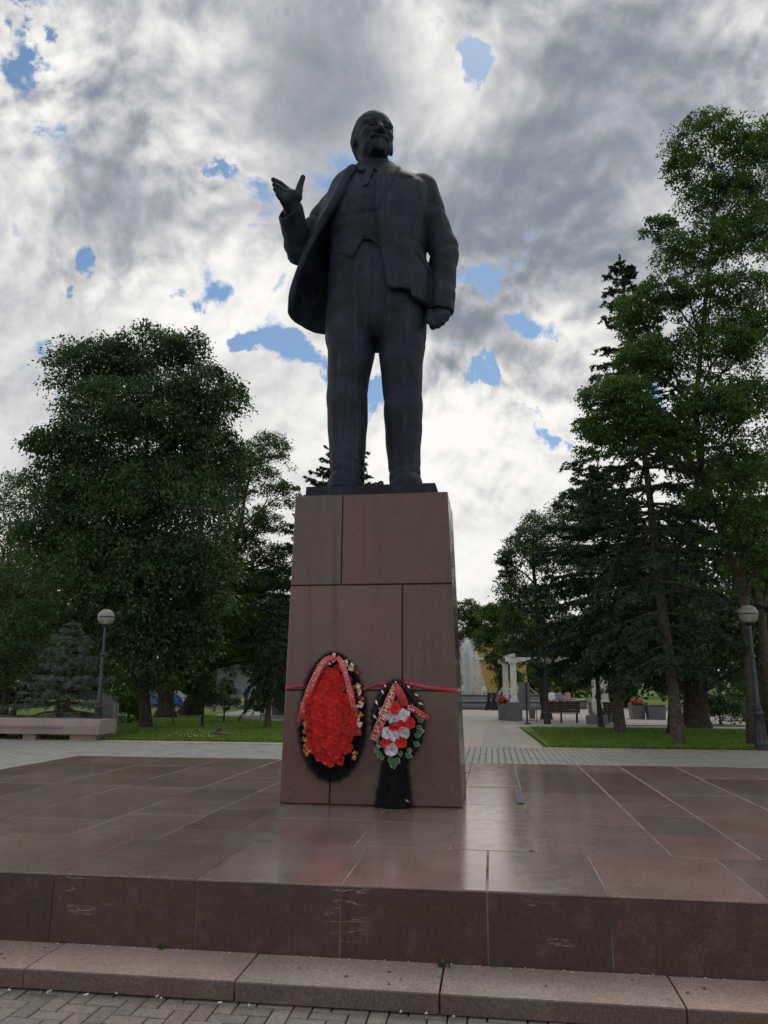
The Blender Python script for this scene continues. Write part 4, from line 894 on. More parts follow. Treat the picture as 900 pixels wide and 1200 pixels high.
# ================================================================ park furniture
def glass_mat():
    m, nb, pr, out = new_mat('globe_glass'); pr.inputs['Base Color'].default_value = (.42, .43, .36, 1); pr.inputs['Roughness'].default_value = .18
    tr = nb.new('ShaderNodeBsdfTransparent'); tr.inputs[0].default_value = (.85, .87, .8, 1); mx = nb.new('ShaderNodeMixShader'); mx.inputs[0].default_value = .42
    nb.l.new(pr.outputs[0], mx.inputs[1]); nb.l.new(tr.outputs[0], mx.inputs[2]); nb.l.new(mx.outputs[0], out.inputs[0]); return m
MT['globe'] = glass_mat()
def lamp(base, label, htop):
    root = tag(empty('street_lamp', base), label, 'street lamp', 'globe lamps along the lawns')
    MB().lathe((0, 0, 0), [(.20, 0), (.20, .06), (.165, .10), (.175, .16), (.14, .24), (.125, .62), (.105, .86), (.13, .90), (.13, .95), (.09, 1.0), (.105, 1.06), (.075, 1.12)], 14).build('base', MT['iron'], root, smooth=True)
    for k in range(6):
        a = k * math.pi / 3; MB().lathe((.128 * math.cos(a), .128 * math.sin(a), .24), [(.018, 0), (.03, .08), (.014, .3), (.02, .42), (.008, .5)], 6).build('leaf_ornament', MT['iron'], root, smooth=True)
    MB().lathe((0, 0, 1.1), [(.062, 0), (.055, 1.0), (.05, htop - 2.55)], 12).build('pole', MT['iron_teal'], root, smooth=True)
    MB().lathe((0, 0, htop - 1.42), [(.05, 0), (.085, .02), (.085, .06), (.04, .10), (.036, .9)], 12).build('collar', MT['iron_teal'], root, smooth=True)
    MB().lathe((0, 0, htop - .56), [(.05, 0), (.11, .05), (.13, .09), (.06, .10)], 14).build('globe_holder', MT['iron'], root, smooth=True)
    prof = [(.255 * math.sin(t), -.255 * math.cos(t)) for t in np.linspace(.35, math.pi, 15)]
    gl = MB().lathe((0, 0, htop - .255), [(max(a, .004), z) for a, z in prof], 24).build('globe', MT['globe'], root, smooth=True)
    MB().lathe((0, 0, htop - .27), [(.258, 0), (.262, .012), (.262, .026), (.258, .038)], 24).build('seam_band', MT['iron_teal'], gl, smooth=True)
    MB().lathe((0, 0, htop - .47), [(.03, 0), (.045, .06), (.05, .14), (.02, .2)], 10).build('bulb', MT['white_paint'], gl, smooth=True)
    return root
qL, qR = ground_at(112.5, 866), ground_at(893, 879)
lamp(qL, 'globe topped iron street lamp behind the stone bench on the left', 3.86)
lamp(qR, 'globe topped iron street lamp with ornate cast base at the right edge', 3.76)
# long granite bench
bq = ground_at(118, 868); bx1 = bq[0]; by = 21.45
bench = tag(empty('stone_bench', (bx1 - 2.6, by, -.495)), 'long low reddish granite bench at the left edge of the pavement', 'bench')
m = MB(); prof = [(.0, .17), (-.02, .40), (.02, .575), (.10, .585), (.90, .585), (.98, .575), (1.0, .40), (.98, .17)]
m.prism(prof, 0, -2.6, 2.6); m.build('seat_slab', MT['bench_stone'], bench)
m = MB(); m.prism([(-.050, .36), (-.055, .41), (.0, .43), (.0, .36)], 0, -2.6, 1.45); m.build('raised_band', MT['bench_stone'], bench)
for xa, xb in ((1.62, 2.42), (.15, .55), (-1.25, -.85), (-2.5, -1.9)):
    MB().box(((xa + xb) / 2, .5, .086), (xb - xa, .72, .17)).build('support', MT['grey_stone'] if xa < 0 else MT['bench_stone'], bench)
# grey stela behind the lamp
sq = ground_at(126, 862); st = tag(empty('stone_slab', sq), 'upright dark grey stone slab behind the left lamp post', 'slab')
m = MB(); m.prism([(-.24, 0), (.20, 0), (.20, 1.02), (-.24, 1.30)], 1, -.11, .11); m.build('face', MT['dark_stone'], st); MB().box((.225, 0, .50), (.045, .25, 1.0)).build('edge_trim', MT['grey_stone'], st)
# rock on the left lawn
rq = ground_at(258, 862); rt_ = tag(empty('garden_stone', rq), 'flat brown stone with a small upright stone on it lying on the left lawn', 'stone')
def rock(name, c, rr, seed, parent):
    bm = bmesh.new(); bmesh.ops.create_icosphere(bm, subdivisions=3, radius=1); r = np.random.default_rng(seed); ph = r.uniform(0, 6, 9)
    for v in bm.verts:
        q = v.co; k = 1 + .16 * math.sin(3 * q.x + ph[0]) * math.cos(2.5 * q.y + ph[1]) + .10 * math.sin(6 * q.z + ph[2] + 3 * q.x) + .05 * math.sin(11 * q.y + ph[3]); v.co = Vector((q.x * rr[0] * k, q.y * rr[1] * k, q.z * rr[2] * k))
    me = bpy.data.meshes.new(name); bm.to_mesh(me); bm.free(); me.materials.append(MT['bark_grey']); return link(name, me, parent, c)
rock('flat_stone', (0, 0, .05), (.36, .26, .085), 3, rt_); rock('upright_stone', (-.05, .02, .2), (.09, .08, .17), 4, rt_)
tq = ground_at(284, 863); tw = tag(MB().tube([(-.35, .02, .02), (-.1, .0, .035), (.2, -.02, .03), (.5, .05, .04)], [.014, .012, .01, .006], 5).build('fallen_branch', MT['bark_grey'], None, tq), 'thin pale fallen branch lying in the grass of the left lawn', 'branch')

# ---------------- pergola, planters, benches by the fountain
def pergola(c, label, cols, beams, rz=0):
    root = tag(empty('pergola', c, rz), label, 'pergola')
    for x, y in cols:
        MB().box((x, y, .47), (.78, .78, .94), ch=.02).build('column_base', MT['grey_stone'], root)
        MB().box((x, y, .99), (.42, .42, .10)).build('column_foot', MT['white_paint'], root)
        MB().box((x, y, 1.98), (.32, .32, 1.90)).build('column', MT['white_paint'], root)
        MB().box((x, y, 2.97), (.44, .44, .09)).build('capital', MT['white_paint'], root)
    for a, b_, w, z, d in beams:
        a = np.array(a, float); b_ = np.array(b_, float); L_ = np.linalg.norm(b_ - a); ang = math.atan2(*(b_ - a)[::-1])
        MB().box((*((a + b_) / 2), z), (L_ + .8, w, d), ang).build('beam', MT['white_paint'], root)
    return root
pq = ground_at(603.5, 845); PX, PY = float(pq[0]), float(pq[1]) + .4
pergola((PX, PY, float(gz(PY))), 'white pergola of square columns on grey granite bases right of the path',
        [(0, 0), (4.6, 0), (-.35, 3.6), (4.6, 3.6)], [((0, 0), (4.6, 0), .2, 3.12, .22), ((-.35, 3.6), (4.6, 3.6), .2, 3.12, .22), ((0, 0), (-.35, 3.6), .18, 3.33, .16), ((2.3, 0), (2.3, 3.6), .14, 3.33, .16), ((4.6, 0), (4.6, 3.6), .18, 3.33, .16)])
pl = ground_at(329, 838); LX, LY = float(pl[0]) + .3, float(pl[1]) + .4
pergola((LX, LY, float(gz(LY))), 'white pergola columns on a granite base seen left of the pedestal', [(-.5, 0), (.45, 0), (.4, 3.0)], [((-.5, 0), (.45, 0), .2, 3.12, .22), ((.45, 0), (.4, 3.0), .18, 3.33, .16)])
MT['petal_red'] = plain('red_petal', (.50, .02, .02), .6, var=.3, scale=20)
def flowers(parent, n, rx, ry, z, seed, mat='petal_red'):
    r = np.random.default_rng(seed); lv = Leaves()
    P = np.stack([r.normal(0, rx, n), r.normal(0, ry, n), z + np.abs(r.normal(0, .10, n))], 1); lv.add(P, r.normal(size=(n, 3)), r.normal(0, .5, (n, 3)) + [0, 0, 1], .12)
    o = link('flowers', lv.mesh('flowers', MT[mat], .8), parent); tag(o, kind='stuff')
    lv = Leaves(); P = np.stack([r.normal(0, rx, n), r.normal(0, ry, n), z - .02 + r.normal(0, .05, n)], 1); lv.add(P, r.normal(size=(n, 3)), r.normal(0, .5, (n, 3)) + [0, 0, 1], .12)
    o = link('foliage', lv.mesh('foliage', MT['olive'], .6), parent); tag(o, kind='stuff')
def planter(px, py, w, d, h, label, seed, red=True, Y=None):
    q = ground_at(px, py); root = tag(empty('planter', q), label, 'planter', 'granite flower planters near the fountain')
    m = MB(); hw = w / 2; m.prism([(-hw * .86, 0), (hw * .86, 0), (hw, h), (hw * .8, h), (hw * .8, h - .1), (-hw * .8, h - .1), (-hw * .8, h), (-hw, h)], 1, 0, d); m.build('tub', MT['grey_stone'], root)
    MB().box((0, d / 2, h - .06), (w * .78, d * .98, .04)).build('soil', MT['bark_dark'], root)
    if red:
        e = empty('bedding_plants', (0, d / 2, 0)); e.parent = root; flowers(e, 220, w * .22, d * .2, h, seed)
    return root
planter(590.5, 844, .62, .9, .95, 'granite planter with red flowers standing against the pergola base by the path', 1)
planter(749, 843, .78, 1.1, .86, 'dark granite planter with a tuft of red flowers right of the leaning spruce trunk', 2)
planter(771, 843.5, .98, 1.0, .82, 'wide plain granite planter right of the one with red flowers', 3, False)
def park_bench(px0, px1, py, label, back=1):
    a, c = ground_at(px0, py), ground_at(px1, py); L_ = float(c[0] - a[0]); root = tag(empty('park_bench', (a + c) / 2), label, 'bench', 'iron and wood park benches')
    for k in range(4): MB().box((0, .12 + .11 * k, .45), (L_, .095, .035)).build('seat_slat', MT['wood_dark'], root)
    for k in range(4):
        o = MB().box((0, 0, 0), (L_, .03, .115)).build('back_slat', MT['wood_dark'], root, (0, .06 - .028 * k, .55 + .13 * k)); o.rotation_euler = (.2, 0, 0)
    for x in (-L_ / 2 + .14, 0, L_ / 2 - .14):
        fr = MB(); fr.tube([(x, .0, 0), (x, .08, .42), (x, -.03, .98)], [.03, .028, .02], 6); fr.tube([(x, .58, 0), (x, .50, .42), (x, .08, .44)], [.03, .028, .028], 6)
        t = np.linspace(0, 5.0, 16); fr.tube(np.stack([0 * t + x, .52 + (.14 - .02 * t) * np.cos(t + 1.2), .20 + (.14 - .02 * t) * np.sin(t + 1.2)], 1), .016, 5)
        fr.tube([(x, .02, .62), (x, .3, .66), (x, .52, .60), (x, .55, .48)], .018, 5); fr.build('iron_frame', MT['iron'], root, smooth=True)
    return root
park_bench(637, 680, 847, 'dark park bench seen from behind between the pergola bases')
park_bench(706, 724, 848, 'dark park bench half hidden behind the broad spruce trunk')
# sign board, bin and post
q = ground_at(617, 848.5); sg = tag(empty('notice_board', q), 'dark grey notice board seen from behind beside the litter bin', 'sign')
MB().box((-.05, 0, 1.25), (.52, .05, 1.28)).build('board', MT['grey_stone'], sg); MB().box((.03, -.05, .95), (.07, .06, 1.9)).build('post', MT['iron'], sg); MB().box((.03, -.02, .03), (.3, .3, .05)).build('foot', MT['iron'], sg)
q = ground_at(624, 847); bn = tag(empty('litter_bin', q), 'small grey litter bin in a black frame beside the notice board', 'bin')
MB().lathe((0, 0, .18), [(.13, 0), (.17, .42), (.18, .44), (.15, .45)], 10).build('bucket', MT['grey_stone'], bn, smooth=True)
fm = MB(); [fm.tube([(s * .22, 0, 0), (s * .22, 0, .60), (s * .12, 0, .68)], .02, 5) for s in (-1, 1)]; fm.tube([(-.22, 0, .12), (.22, 0, .12)], .015, 5); fm.build('frame', MT['iron'], bn)
q = ground_at(641.5, 848.5); ps = tag(empty('iron_post', q), 'slim black iron post standing at the left end of the park bench', 'post')
MB().lathe((0, 0, 0), [(.16, 0), (.15, .5), (.10, .56), (.075, .9), (.07, 1.0)], 8).build('base', MT['iron'], ps); MB().lathe((0, 0, 1.0), [(.055, 0), (.05, 2.4), (.08, 2.45), (.03, 2.5)], 8).build('shaft', MT['iron'], ps)

# ---------------- fountain
FC = np.array([-2.0, 80., float(gz(80.))])
fo = tag(empty('fountain', FC), 'large round granite fountain with a tall white water jet beyond the path', 'fountain')
def ring(r0, r1, h, n=64): return [(r1, 0), (r1, h), (r0, h), (r0, .0)]
def ringmesh(name, r0, r1, z0, z1, mat, n=72):
    V = []; F = []
    for k in range(n):
        a = 2 * math.pi * k / n; V += [(r * math.cos(a), r * math.sin(a), z) for r, z in ((r1, z0), (r1, z1), (r0, z1), (r0, z0))]
    for k in range(n):
        for j in range(4): F.append((k * 4 + j, k * 4 + (j + 1) % 4, ((k + 1) % n) * 4 + (j + 1) % 4, ((k + 1) % n) * 4 + j))
    return link(name, mesh_np(name, V, F, mat), fo)
ringmesh('outer_wall', 10.4, 11.2, .02, .80, MT['grey_stone']); ringmesh('coping', 10.3, 11.3, .80, .88, MT['grey_stone']); ringmesh('inner_basin_wall', 8.2, 8.8, .1, 1.32, MT['grey_stone']); ringmesh('basin_coping', 8.15, 8.85, 1.32, 1.38, MT['grey_stone'])
def water():
    m, nb, pr, out = new_mat('water'); pr.inputs['Base Color'].default_value = (.10, .13, .13, 1); pr.inputs['Roughness'].default_value = .08
    bump(nb, pr, nb.noise(worldpos(nb), 6, 4), .5, .05); return m
MT['water'] = water()
V = [(8.3 * math.cos(a), 8.3 * math.sin(a), 1.2) for a in np.linspace(0, 6.2832, 48, endpoint=False)]; me = bpy.data.meshes.new('water_surface'); me.from_pydata(V, [], [tuple(range(48))]); me.materials.append(MT['water']); link('water_surface', me, fo)
V = [(10.4 * math.cos(a), 10.4 * math.sin(a), .6) for a in np.linspace(0, 6.2832, 48, endpoint=False)]; me = bpy.data.meshes.new('water_surface'); me.from_pydata(V, [], [tuple(range(48))]); me.materials.append(MT['water']); link('water_surface', me, fo)
def spray_mat():
    m, nb, pr, out = new_mat('spray'); pr.inputs['Base Color'].default_value = (.85, .88, .9, 1); pr.inputs['Roughness'].default_value = .5
    tl = nb.new('ShaderNodeBsdfTranslucent'); tl.inputs[0].default_value = (.85, .88, .9, 1); m1 = nb.new('ShaderNodeMixShader'); m1.inputs[0].default_value = .5; nb.l.new(pr.outputs[0], m1.inputs[1]); nb.l.new(tl.outputs[0], m1.inputs[2])
    tr = nb.new('ShaderNodeBsdfTransparent'); mx = nb.new('ShaderNodeMixShader'); mx.inputs[0].default_value = .18; nb.l.new(m1.outputs[0], mx.inputs[1]); nb.l.new(tr.outputs[0], mx.inputs[2]); nb.l.new(mx.outputs[0], out.inputs[0]); return m
MT['spray'] = spray_mat()
r = np.random.default_rng(90); jx = at(548, 800, FC[1])[0] - FC[0]; lv = Leaves()
n = 26000; u = r.random(n) ** .85; hgt = 5.5 * r.uniform(.72, 1.06, n); rad_ = (.22 + .42 * u ** .8); a = r.uniform(0, 6.28, n); q = np.abs(r.normal(0, .62, n))
P = np.stack([jx + rad_ * q * np.cos(a), rad_ * q * np.sin(a), 1.2 + hgt * u], 1); lv.add(P, np.stack([r.normal(0, .05, n), r.normal(0, .05, n), np.ones(n)], 1), unit(r, n), r.uniform(.05, .17, n))
n = 9000; u = r.random(n); a = r.uniform(0, 6.28, n); rr_ = .5 + 1.1 * (1 - u) * r.random(n); P = np.stack([jx + .5 + rr_ * np.cos(a), rr_ * np.sin(a), 1.2 + 4.4 * u], 1); lv.add(P, np.stack([r.normal(0, .2, n), r.normal(0, .1, n), -np.ones(n)], 1), unit(r, n), r.uniform(.03, .12, n))
for k in range(14):
    aa = k * 2 * math.pi / 14; n = 160; t = r.random(n); P = np.stack([(6.5 - 2.4 * t) * math.cos(aa) + r.normal(0, .05, n), (6.5 - 2.4 * t) * math.sin(aa) + r.normal(0, .05, n), 1.2 + 3.4 * t * (1 - t) + r.normal(0, .04, n)], 1); lv.add(P, r.normal(0, .3, (n, 3)) + [0, 0, 1], unit(r, n), r.uniform(.05, .16, n))
o = link('water_jet', lv.mesh('water_jet', MT['spray'], .35), fo); tag(o, kind='stuff')
MB().lathe((jx, 0, .6), [(.35, 0), (.30, .5), (.10, .7), (.08, .9)], 12).build('nozzle', MT['iron'], fo)

# ---------------- buildings beyond the trees
yb = gY(572, 112); bd = tag(empty('ochre_building', (yb[0], 112, float(gz(112)))), 'ochre yellow building with pale cornice behind the fountain jet', 'building')
MB().box((0, 3, 4.2), (11, 6, 8.4)).build('wall', MT['ochre'], bd); MB().box((-.5, -.15, 5.9), (12, .5, .3)).build('cornice', MT['white_paint'], bd); MB().box((1.9, -.35, 4.4), (1.0, .7, 8.8)).build('pilaster', MT['ochre'], bd)
for x in (4.6, -3.4):
    w = MB().box((x, -.02, 3.0), (1.0, .08, 1.9)).build('window', MT['ochre'], bd); MB().box((x, -.07, 3.0), (.84, .04, 1.7)).build('pane', MT['water'], w)
rf = MB().prism([(-.4, 8.4), (6.4, 8.4), (3, 10.4)], 0, -5.9, 5.9).build('roof', MT['grey_stone'], bd)
gb = gY(276, 80); bd = tag(empty('pale_building', (gb[0], 80, float(gz(80)))), 'pale grey windowless building wall beyond the left lawn', 'building')
MB().box((0, 3, 2.4), (4.2, 6, 4.8)).build('wall', plain('pale_wall', (.20, .225, .235), .7), bd); MB().box((0, 3, 4.9), (4.6, 6.4, .18)).build('roof', MT['grey_stone'], bd)
# ---------------- cars on the far road
def car(px, Y, label, rgb, rz=0):
    q = gY(px, Y); root = tag(empty('parked_car', (q[0], Y, float(gz(Y)) + .02), rz), label, 'car', 'cars on the road beyond the left lawn')
    m = MB(); side = [(-2.1, .28), (-2.15, .62), (-1.95, .86), (-1.1, .93), (-.55, 1.42), (.75, 1.44), (1.45, .98), (2.05, .88), (2.15, .55), (2.1, .28)]
    m.prism(side, 1, -.84, .84); bpaint, nb, pr, out = new_mat('car_paint'); pr.inputs['Base Color'].default_value = (*rgb, 1); pr.inputs['Roughness'].default_value = .25; pr.inputs['Coat Weight'].default_value = .6
    me = m.mesh('body', bpaint); bm = bmesh.new(); bm.from_mesh(me); bmesh.ops.bevel(bm, geom=bm.edges[:], offset=.06, segments=2, affect='EDGES'); bm.to_mesh(me); bm.free(); link('body', me, root)
    for s in (-1, 1):
        MB().prism([(-.98, .95), (-.50, 1.36), (.1, 1.38), (.1, .95)], 1, s * .846 - .004, s * .846 + .004).build('window', MT['water'], root); MB().prism([(.18, .95), (.18, 1.38), (.70, 1.38), (1.25, .98)], 1, s * .846 - .004, s * .846 + .004).build('window', MT['water'], root)
    for x in (-1.35, 1.35):
        for s in (-1, 1):
            me = bpy.data.meshes.new('wheel'); bm = bmesh.new(); bmesh.ops.create_cone(bm, cap_ends=True, segments=16, radius1=.32, radius2=.32, depth=.22, matrix=Matrix.Rotation(math.pi / 2, 4, 'X')); bm.to_mesh(me); bm.free(); me.materials.append(MT['iron'])
            w = link('wheel', me, root, (x, s * .76, .32)); me2 = bpy.data.meshes.new('rim'); bm = bmesh.new(); bmesh.ops.create_cone(bm, cap_ends=True, segments=12, radius1=.19, radius2=.17, depth=.03, matrix=Matrix.Rotation(math.pi / 2, 4, 'X')); bm.to_mesh(me2); bm.free(); me2.materials.append(MT['grey_stone']); link('rim', me2, w, (0, s * .115, 0))
    for y in (-.6, .6): MB().box((-2.14, y, .66), (.05, .30, .14)).build('headlight', MT['white_paint'], root)
    return root
car(184, 66, 'blue car seen between the dark trunks beyond the left lawn', (.03, .07, .38)); car(313, 66, 'yellow green car just left of the white pergola columns', (.45, .50, .06)); car(199, 70, 'silver car partly hidden behind the thick dark trunk', (.45, .46, .5), .1)

# ---------------- people
def person(pos, rz, label, J, cloth, skin_rgb=(.45, .27, .19), hair=(.03, .022, .018), robe=False, group=None):
    """J: joint positions in metres, facing -y; clothing is grown over the same joints"""
    root = tag(empty('person', pos, rz), label, 'person', group); h = .022; A = {k: np.array(v, float) for k, v in J.items()}
    allp = np.array(list(A.values())); G = Grid(allp.min(0) - .24, allp.max(0) + [.24, .24, .2], h)
    sk, nb, pr, out = new_mat('skin'); pr.inputs['Base Color'].default_value = (*skin_rgb, 1); pr.inputs['Roughness'].default_value = .6
    hd = A['head']; ch = A['chest']; pv = A['pelvis']
    f = G.ell(hd, (.078, .098, .118)); f = smin(f, G.ell(hd + [0, -.05, -.06], (.055, .055, .06)), .03); f = smin(f, G.cap(hd + [0, -.085, .0], hd + [0, -.112, -.028], .012, .018), .012)
    f = smin(f, union(G.ell(hd + [.078, .0, 0], (.016, .03, .035)), G.ell(hd + [-.078, .0, 0], (.016, .03, .035))), .01)
    f = smin(f, G.cap(ch + [0, 0, .18], hd + [0, .01, -.08], .06, .05), .03); f = smin(f, smin(G.ell(ch, (.165, .105, .22)), G.ell(pv, (.165, .11, .15)), .12), .05)
    for s in 'lr':
        f = smin(f, smin(G.cap(A['sh' + s], A['el' + s], .052, .040), G.cap(A['el' + s], A['ha' + s], .042, .026), .02), .03)
        hd_ = A['ha' + s]; d = hd_ - A['el' + s]; d /= np.linalg.norm(d); f = smin(f, G.cap(hd_, hd_ + d * .09, .034, .030), .015)
        for kf in range(4):
            o_ = np.cross(d, [1, 0, 0]); o_ /= np.linalg.norm(o_) + 1e-6; b0 = hd_ + d * .09 + o_ * (.017 * (kf - 1.5)); f = np.minimum(f, G.cap(b0, b0 + d * (.07 - .008 * abs(kf - 1.3)) + [0, -.015, 0], .0125, .0115))
        f = np.minimum(f, G.cap(hd_ + d * .03, hd_ + d * .08 + [0, -.045, 0], .014, .0115))
        f = smin(f, smin(G.cap(A['hip' + s], A['kn' + s], .085, .058), G.cap(A['kn' + s], A['an' + s], .058, .042), .03), .05)
        f = smin(f, G.cap(A['an' + s] + [0, .03, -.04], A['an' + s] + [0, -.13, -.055], .045, .040), .03)
    part('body', G, f, None, root, sk)
    top, nb, pr, out = new_mat('cloth'); pr.inputs['Base Color'].default_value = (*cloth[0], 1); pr.inputs['Roughness'].default_value = .85
    bot, nb, pr, out = new_mat('cloth'); pr.inputs['Base Color'].default_value = (*cloth[1], 1); pr.inputs['Roughness'].default_value = .85
    f = smin(G.ell(ch, (.195, .135, .25)), G.ell(pv + [0, 0, .02], (.19, .135, .19)), .14)
    for s in 'lr': f = smin(f, smin(G.cap(A['sh' + s], A['el' + s], .070, .058), G.cap(A['el' + s], A['ha' + s] + (A['el' + s] - A['ha' + s]) * (.12 if robe else .5), .058, .05), .02), .04)
    f = np.maximum(f, -(G.ell(hd + [0, -.02, -.12], (.075, .08, .09)))); part('top', G, f + .006 * np.sin(40 * G.z + 9 * G.x), None, root, top)
    if robe:
        mid = (A['anl'] + A['anr']) / 2; f = smin(G.cap(pv + [0, 0, .05], mid + [0, 0, .0], .165, .25), union(G.cap(A['knl'], A['anl'], .11, .11), G.cap(A['knr'], A['anr'], .11, .11)), .12); f = np.maximum(f, .06 - (G.z - G.lo[2] - .0) + A['anl'][2] - A['anl'][2]); f = f + .012 * np.sin(38 * G.x + 22 * G.y); part('skirt', G, np.maximum(f, .07 - G.z), None, root, bot)
    else:
        f = G.ell(pv, (.178, .125, .13))
        for s in 'lr': f = smin(f, smin(G.cap(A['hip' + s], A['kn' + s], .10, .075), G.cap(A['kn' + s], A['an' + s], .075, .062), .03), .05)
        part('trousers', G, f, None, root, bot)
    hm, nb, pr, out = new_mat('hair'); pr.inputs['Base Color'].default_value = (*hair, 1); pr.inputs['Roughness'].default_value = .7
    f = G.ell(hd + [0, .018, .025], (.088, .104, .112)); f = np.maximum(f, -(G.y - hd[1] + .045 + .3 * (G.z - hd[2] - .1))); f = np.maximum(f, hd[2] - .09 - G.z); part('hair', G, f, None, root, hm)
    sm_, nb, pr, out = new_mat('shoe_leather'); pr.inputs['Base Color'].default_value = (.02, .018, .016, 1)
    for s in 'lr':
        a_ = A['an' + s]; Gs = Grid(a_ - [.1, .26, .12], a_ + [.1, .16, .06], .02); fs_ = Gs.cap(a_ + [0, .03, -.045], a_ + [0, -.14, -.06], .056, .050); part('shoe', Gs, np.maximum(fs_, a_[2] - .105 - Gs.z), None, root, sm_)
    return root
def walk(st=.22, arm=.16, lean=.03):
    return dict(head=(0, -lean, 1.60), chest=(0, -lean * .5, 1.25), pelvis=(0, 0, .95), shl=(.19, -lean, 1.40), shr=(-.19, -lean, 1.40), ell=(.24, arm * .5, 1.12), elr=(-.24, -arm * .5, 1.12), hal=(.23, arm * .6, .86), har=(-.23, -arm * 1.3, .88),
                hipl=(.09, 0, .90), hipr=(-.09, 0, .90), knl=(.10, -st * .55, .50), knr=(-.10, st * .30, .49), anl=(.10, -st, .11), anr=(-.10, st * 1.1, .13))
def sit():
    return dict(head=(0, -.02, 1.22), chest=(0, .02, .86), pelvis=(0, .06, .56), shl=(.19, .0, 1.02), shr=(-.19, .0, 1.02), ell=(.23, -.06, .76), elr=(-.23, -.06, .76), hal=(.14, -.30, .66), har=(-.14, -.30, .66),
                hipl=(.09, .02, .52), hipr=(-.09, .02, .52), knl=(.12, -.42, .52), knr=(-.12, -.42, .52), anl=(.12, -.42, .11), anr=(-.12, -.45, .11))
blk = (.012, .012, .016)
q = ground_at(573.5, 832.6); person(q, math.radians(62), 'person in long black clothes striding past the fountain wall, the left one of the pair', walk(.26), (blk, blk), robe=True)
q = ground_at(579.5, 832.4); person(q, math.radians(48), 'person in long black clothes with one arm swung forward, right one of the walking pair', walk(.2, .24), (blk, blk), robe=True)
sp = ground_at(702, 849); person(sp + [.02, .5, 0], math.radians(150), 'seated person in a white shirt and dark trousers left of the broad spruce trunk', sit(), ((.62, .62, .62), (.03, .035, .05)))
st_ = tag(empty('stone_block', sp + [.0, .42, 0], math.radians(150)), 'low grey stone block under the seated person in the white shirt', 'block'); MB().box((0, .08, .2), (.9, .46, .40)).build('block', MT['grey_stone'], st_)
for px, Y, rz, lab, cl in ((646, 62, 2.6, 'standing person in a white top left of the other visitors near the fountain', ((.65, .65, .68), (.05, .06, .10))), (656, 63, 3.4, 'standing person in a grey blue shirt in the middle of the visitors near the fountain', ((.16, .22, .28), (.04, .04, .05))), (664, 61, .4, 'standing person in a pink top right of the visitors near the fountain', ((.45, .22, .24), (.03, .03, .04))),
                           (289, 61, 1.2, 'person in dark blue clothes standing beyond the left lawn', ((.02, .025, .06), (.02, .02, .03))), (298, 61.5, 1.9, 'person in black clothes standing beyond the left lawn next to one in dark blue', (blk, blk))):
    person(gY(px, Y), rz, lab, walk(.06, .05), cl)
# ================================================================ wreaths on the pedestal
def satin(name, rgb, rough=.38):
    m, nb, pr, out = new_mat(name); p = worldpos(nb); f = nb.sm(nb.noise(p, 25, 3), .3, .7, .8, 1.2)
    nb.l.new(nb.v('SCALE', rgb, scale=f), pr.inputs['Base Color']); pr.inputs['Roughness'].default_value = rough; pr.inputs['Sheen Weight'].default_value = .3
    bump(nb, pr, nb.noise(p, 60, 2), .3, .004); return m
MT['red_satin'] = satin('red_satin', (.42, .018, .025)); MT['pink_satin'] = satin('rose_satin', (.55, .075, .085)); MT['red_petal'] = satin('carnation_red', (.72, .013, .012), .6); MT['white_petal'] = satin('white_rose', (.72, .72, .78), .6)
MT['fur'] = plain('black_tinsel', (.006, .007, .010), .55, var=.3, bump_s=0); MT['gold'] = plain('gold_foil', (.50, .22, .035), .32, .5, var=.6, scale=40); MT['pale_foil'] = plain('pale_foil', (.62, .52, .42), .4, .2, var=.5, scale=40)
MT['wleaf'] = plain('cloth_leaf', (.022, .105, .040), .5, var=.3, bump_s=0); MT['wedge'] = plain('leaf_edge', (.42, .52, .44), .6, bump_s=0); MT['straw'] = plain('straw', (.62, .56, .36), .6, bump_s=0)
def rosette(name, R, mats, seed, rings=((.10, 3, 1.), (.30, 5, .95), (.58, 7, .78), (.85, 9, .45), (1., 10, .12))):
    """ruffled flower facing -y"""
    r = np.random.default_rng(seed); V = []; F = []
    for rr, n, up in rings:
        for k in range(n):
            a = 2 * math.pi * (k + r.uniform(-.2, .2)) / n + rr * 3; w = 1.25 * math.pi / n * 1.2; o = len(V); rin = rr * .35 * R; ro = rr * R * r.uniform(.9, 1.1); y0 = -R * .42 * up; y1 = y0 - R * .16 * r.uniform(.5, 1.3)
            for aa, q, yy in ((a - w * .4, rin, y0 + .01), (a - w, ro * .93, y1), (a - w * .3, ro * r.uniform(.95, 1.1), y1 - R * .1 * r.normal()), (a + w * .35, ro * r.uniform(.92, 1.08), y1 + R * .1 * r.normal()), (a + w, ro * .93, y1), (a + w * .4, rin, y0 + .01)):
                V.append((q * math.cos(aa), yy, q * math.sin(aa)))
            F += [(o, o + 1, o + 2), (o, o + 2, o + 5), (o + 2, o + 3, o + 5), (o + 3, o + 4, o + 5)]
    return mesh_np(name, V, F, mats)
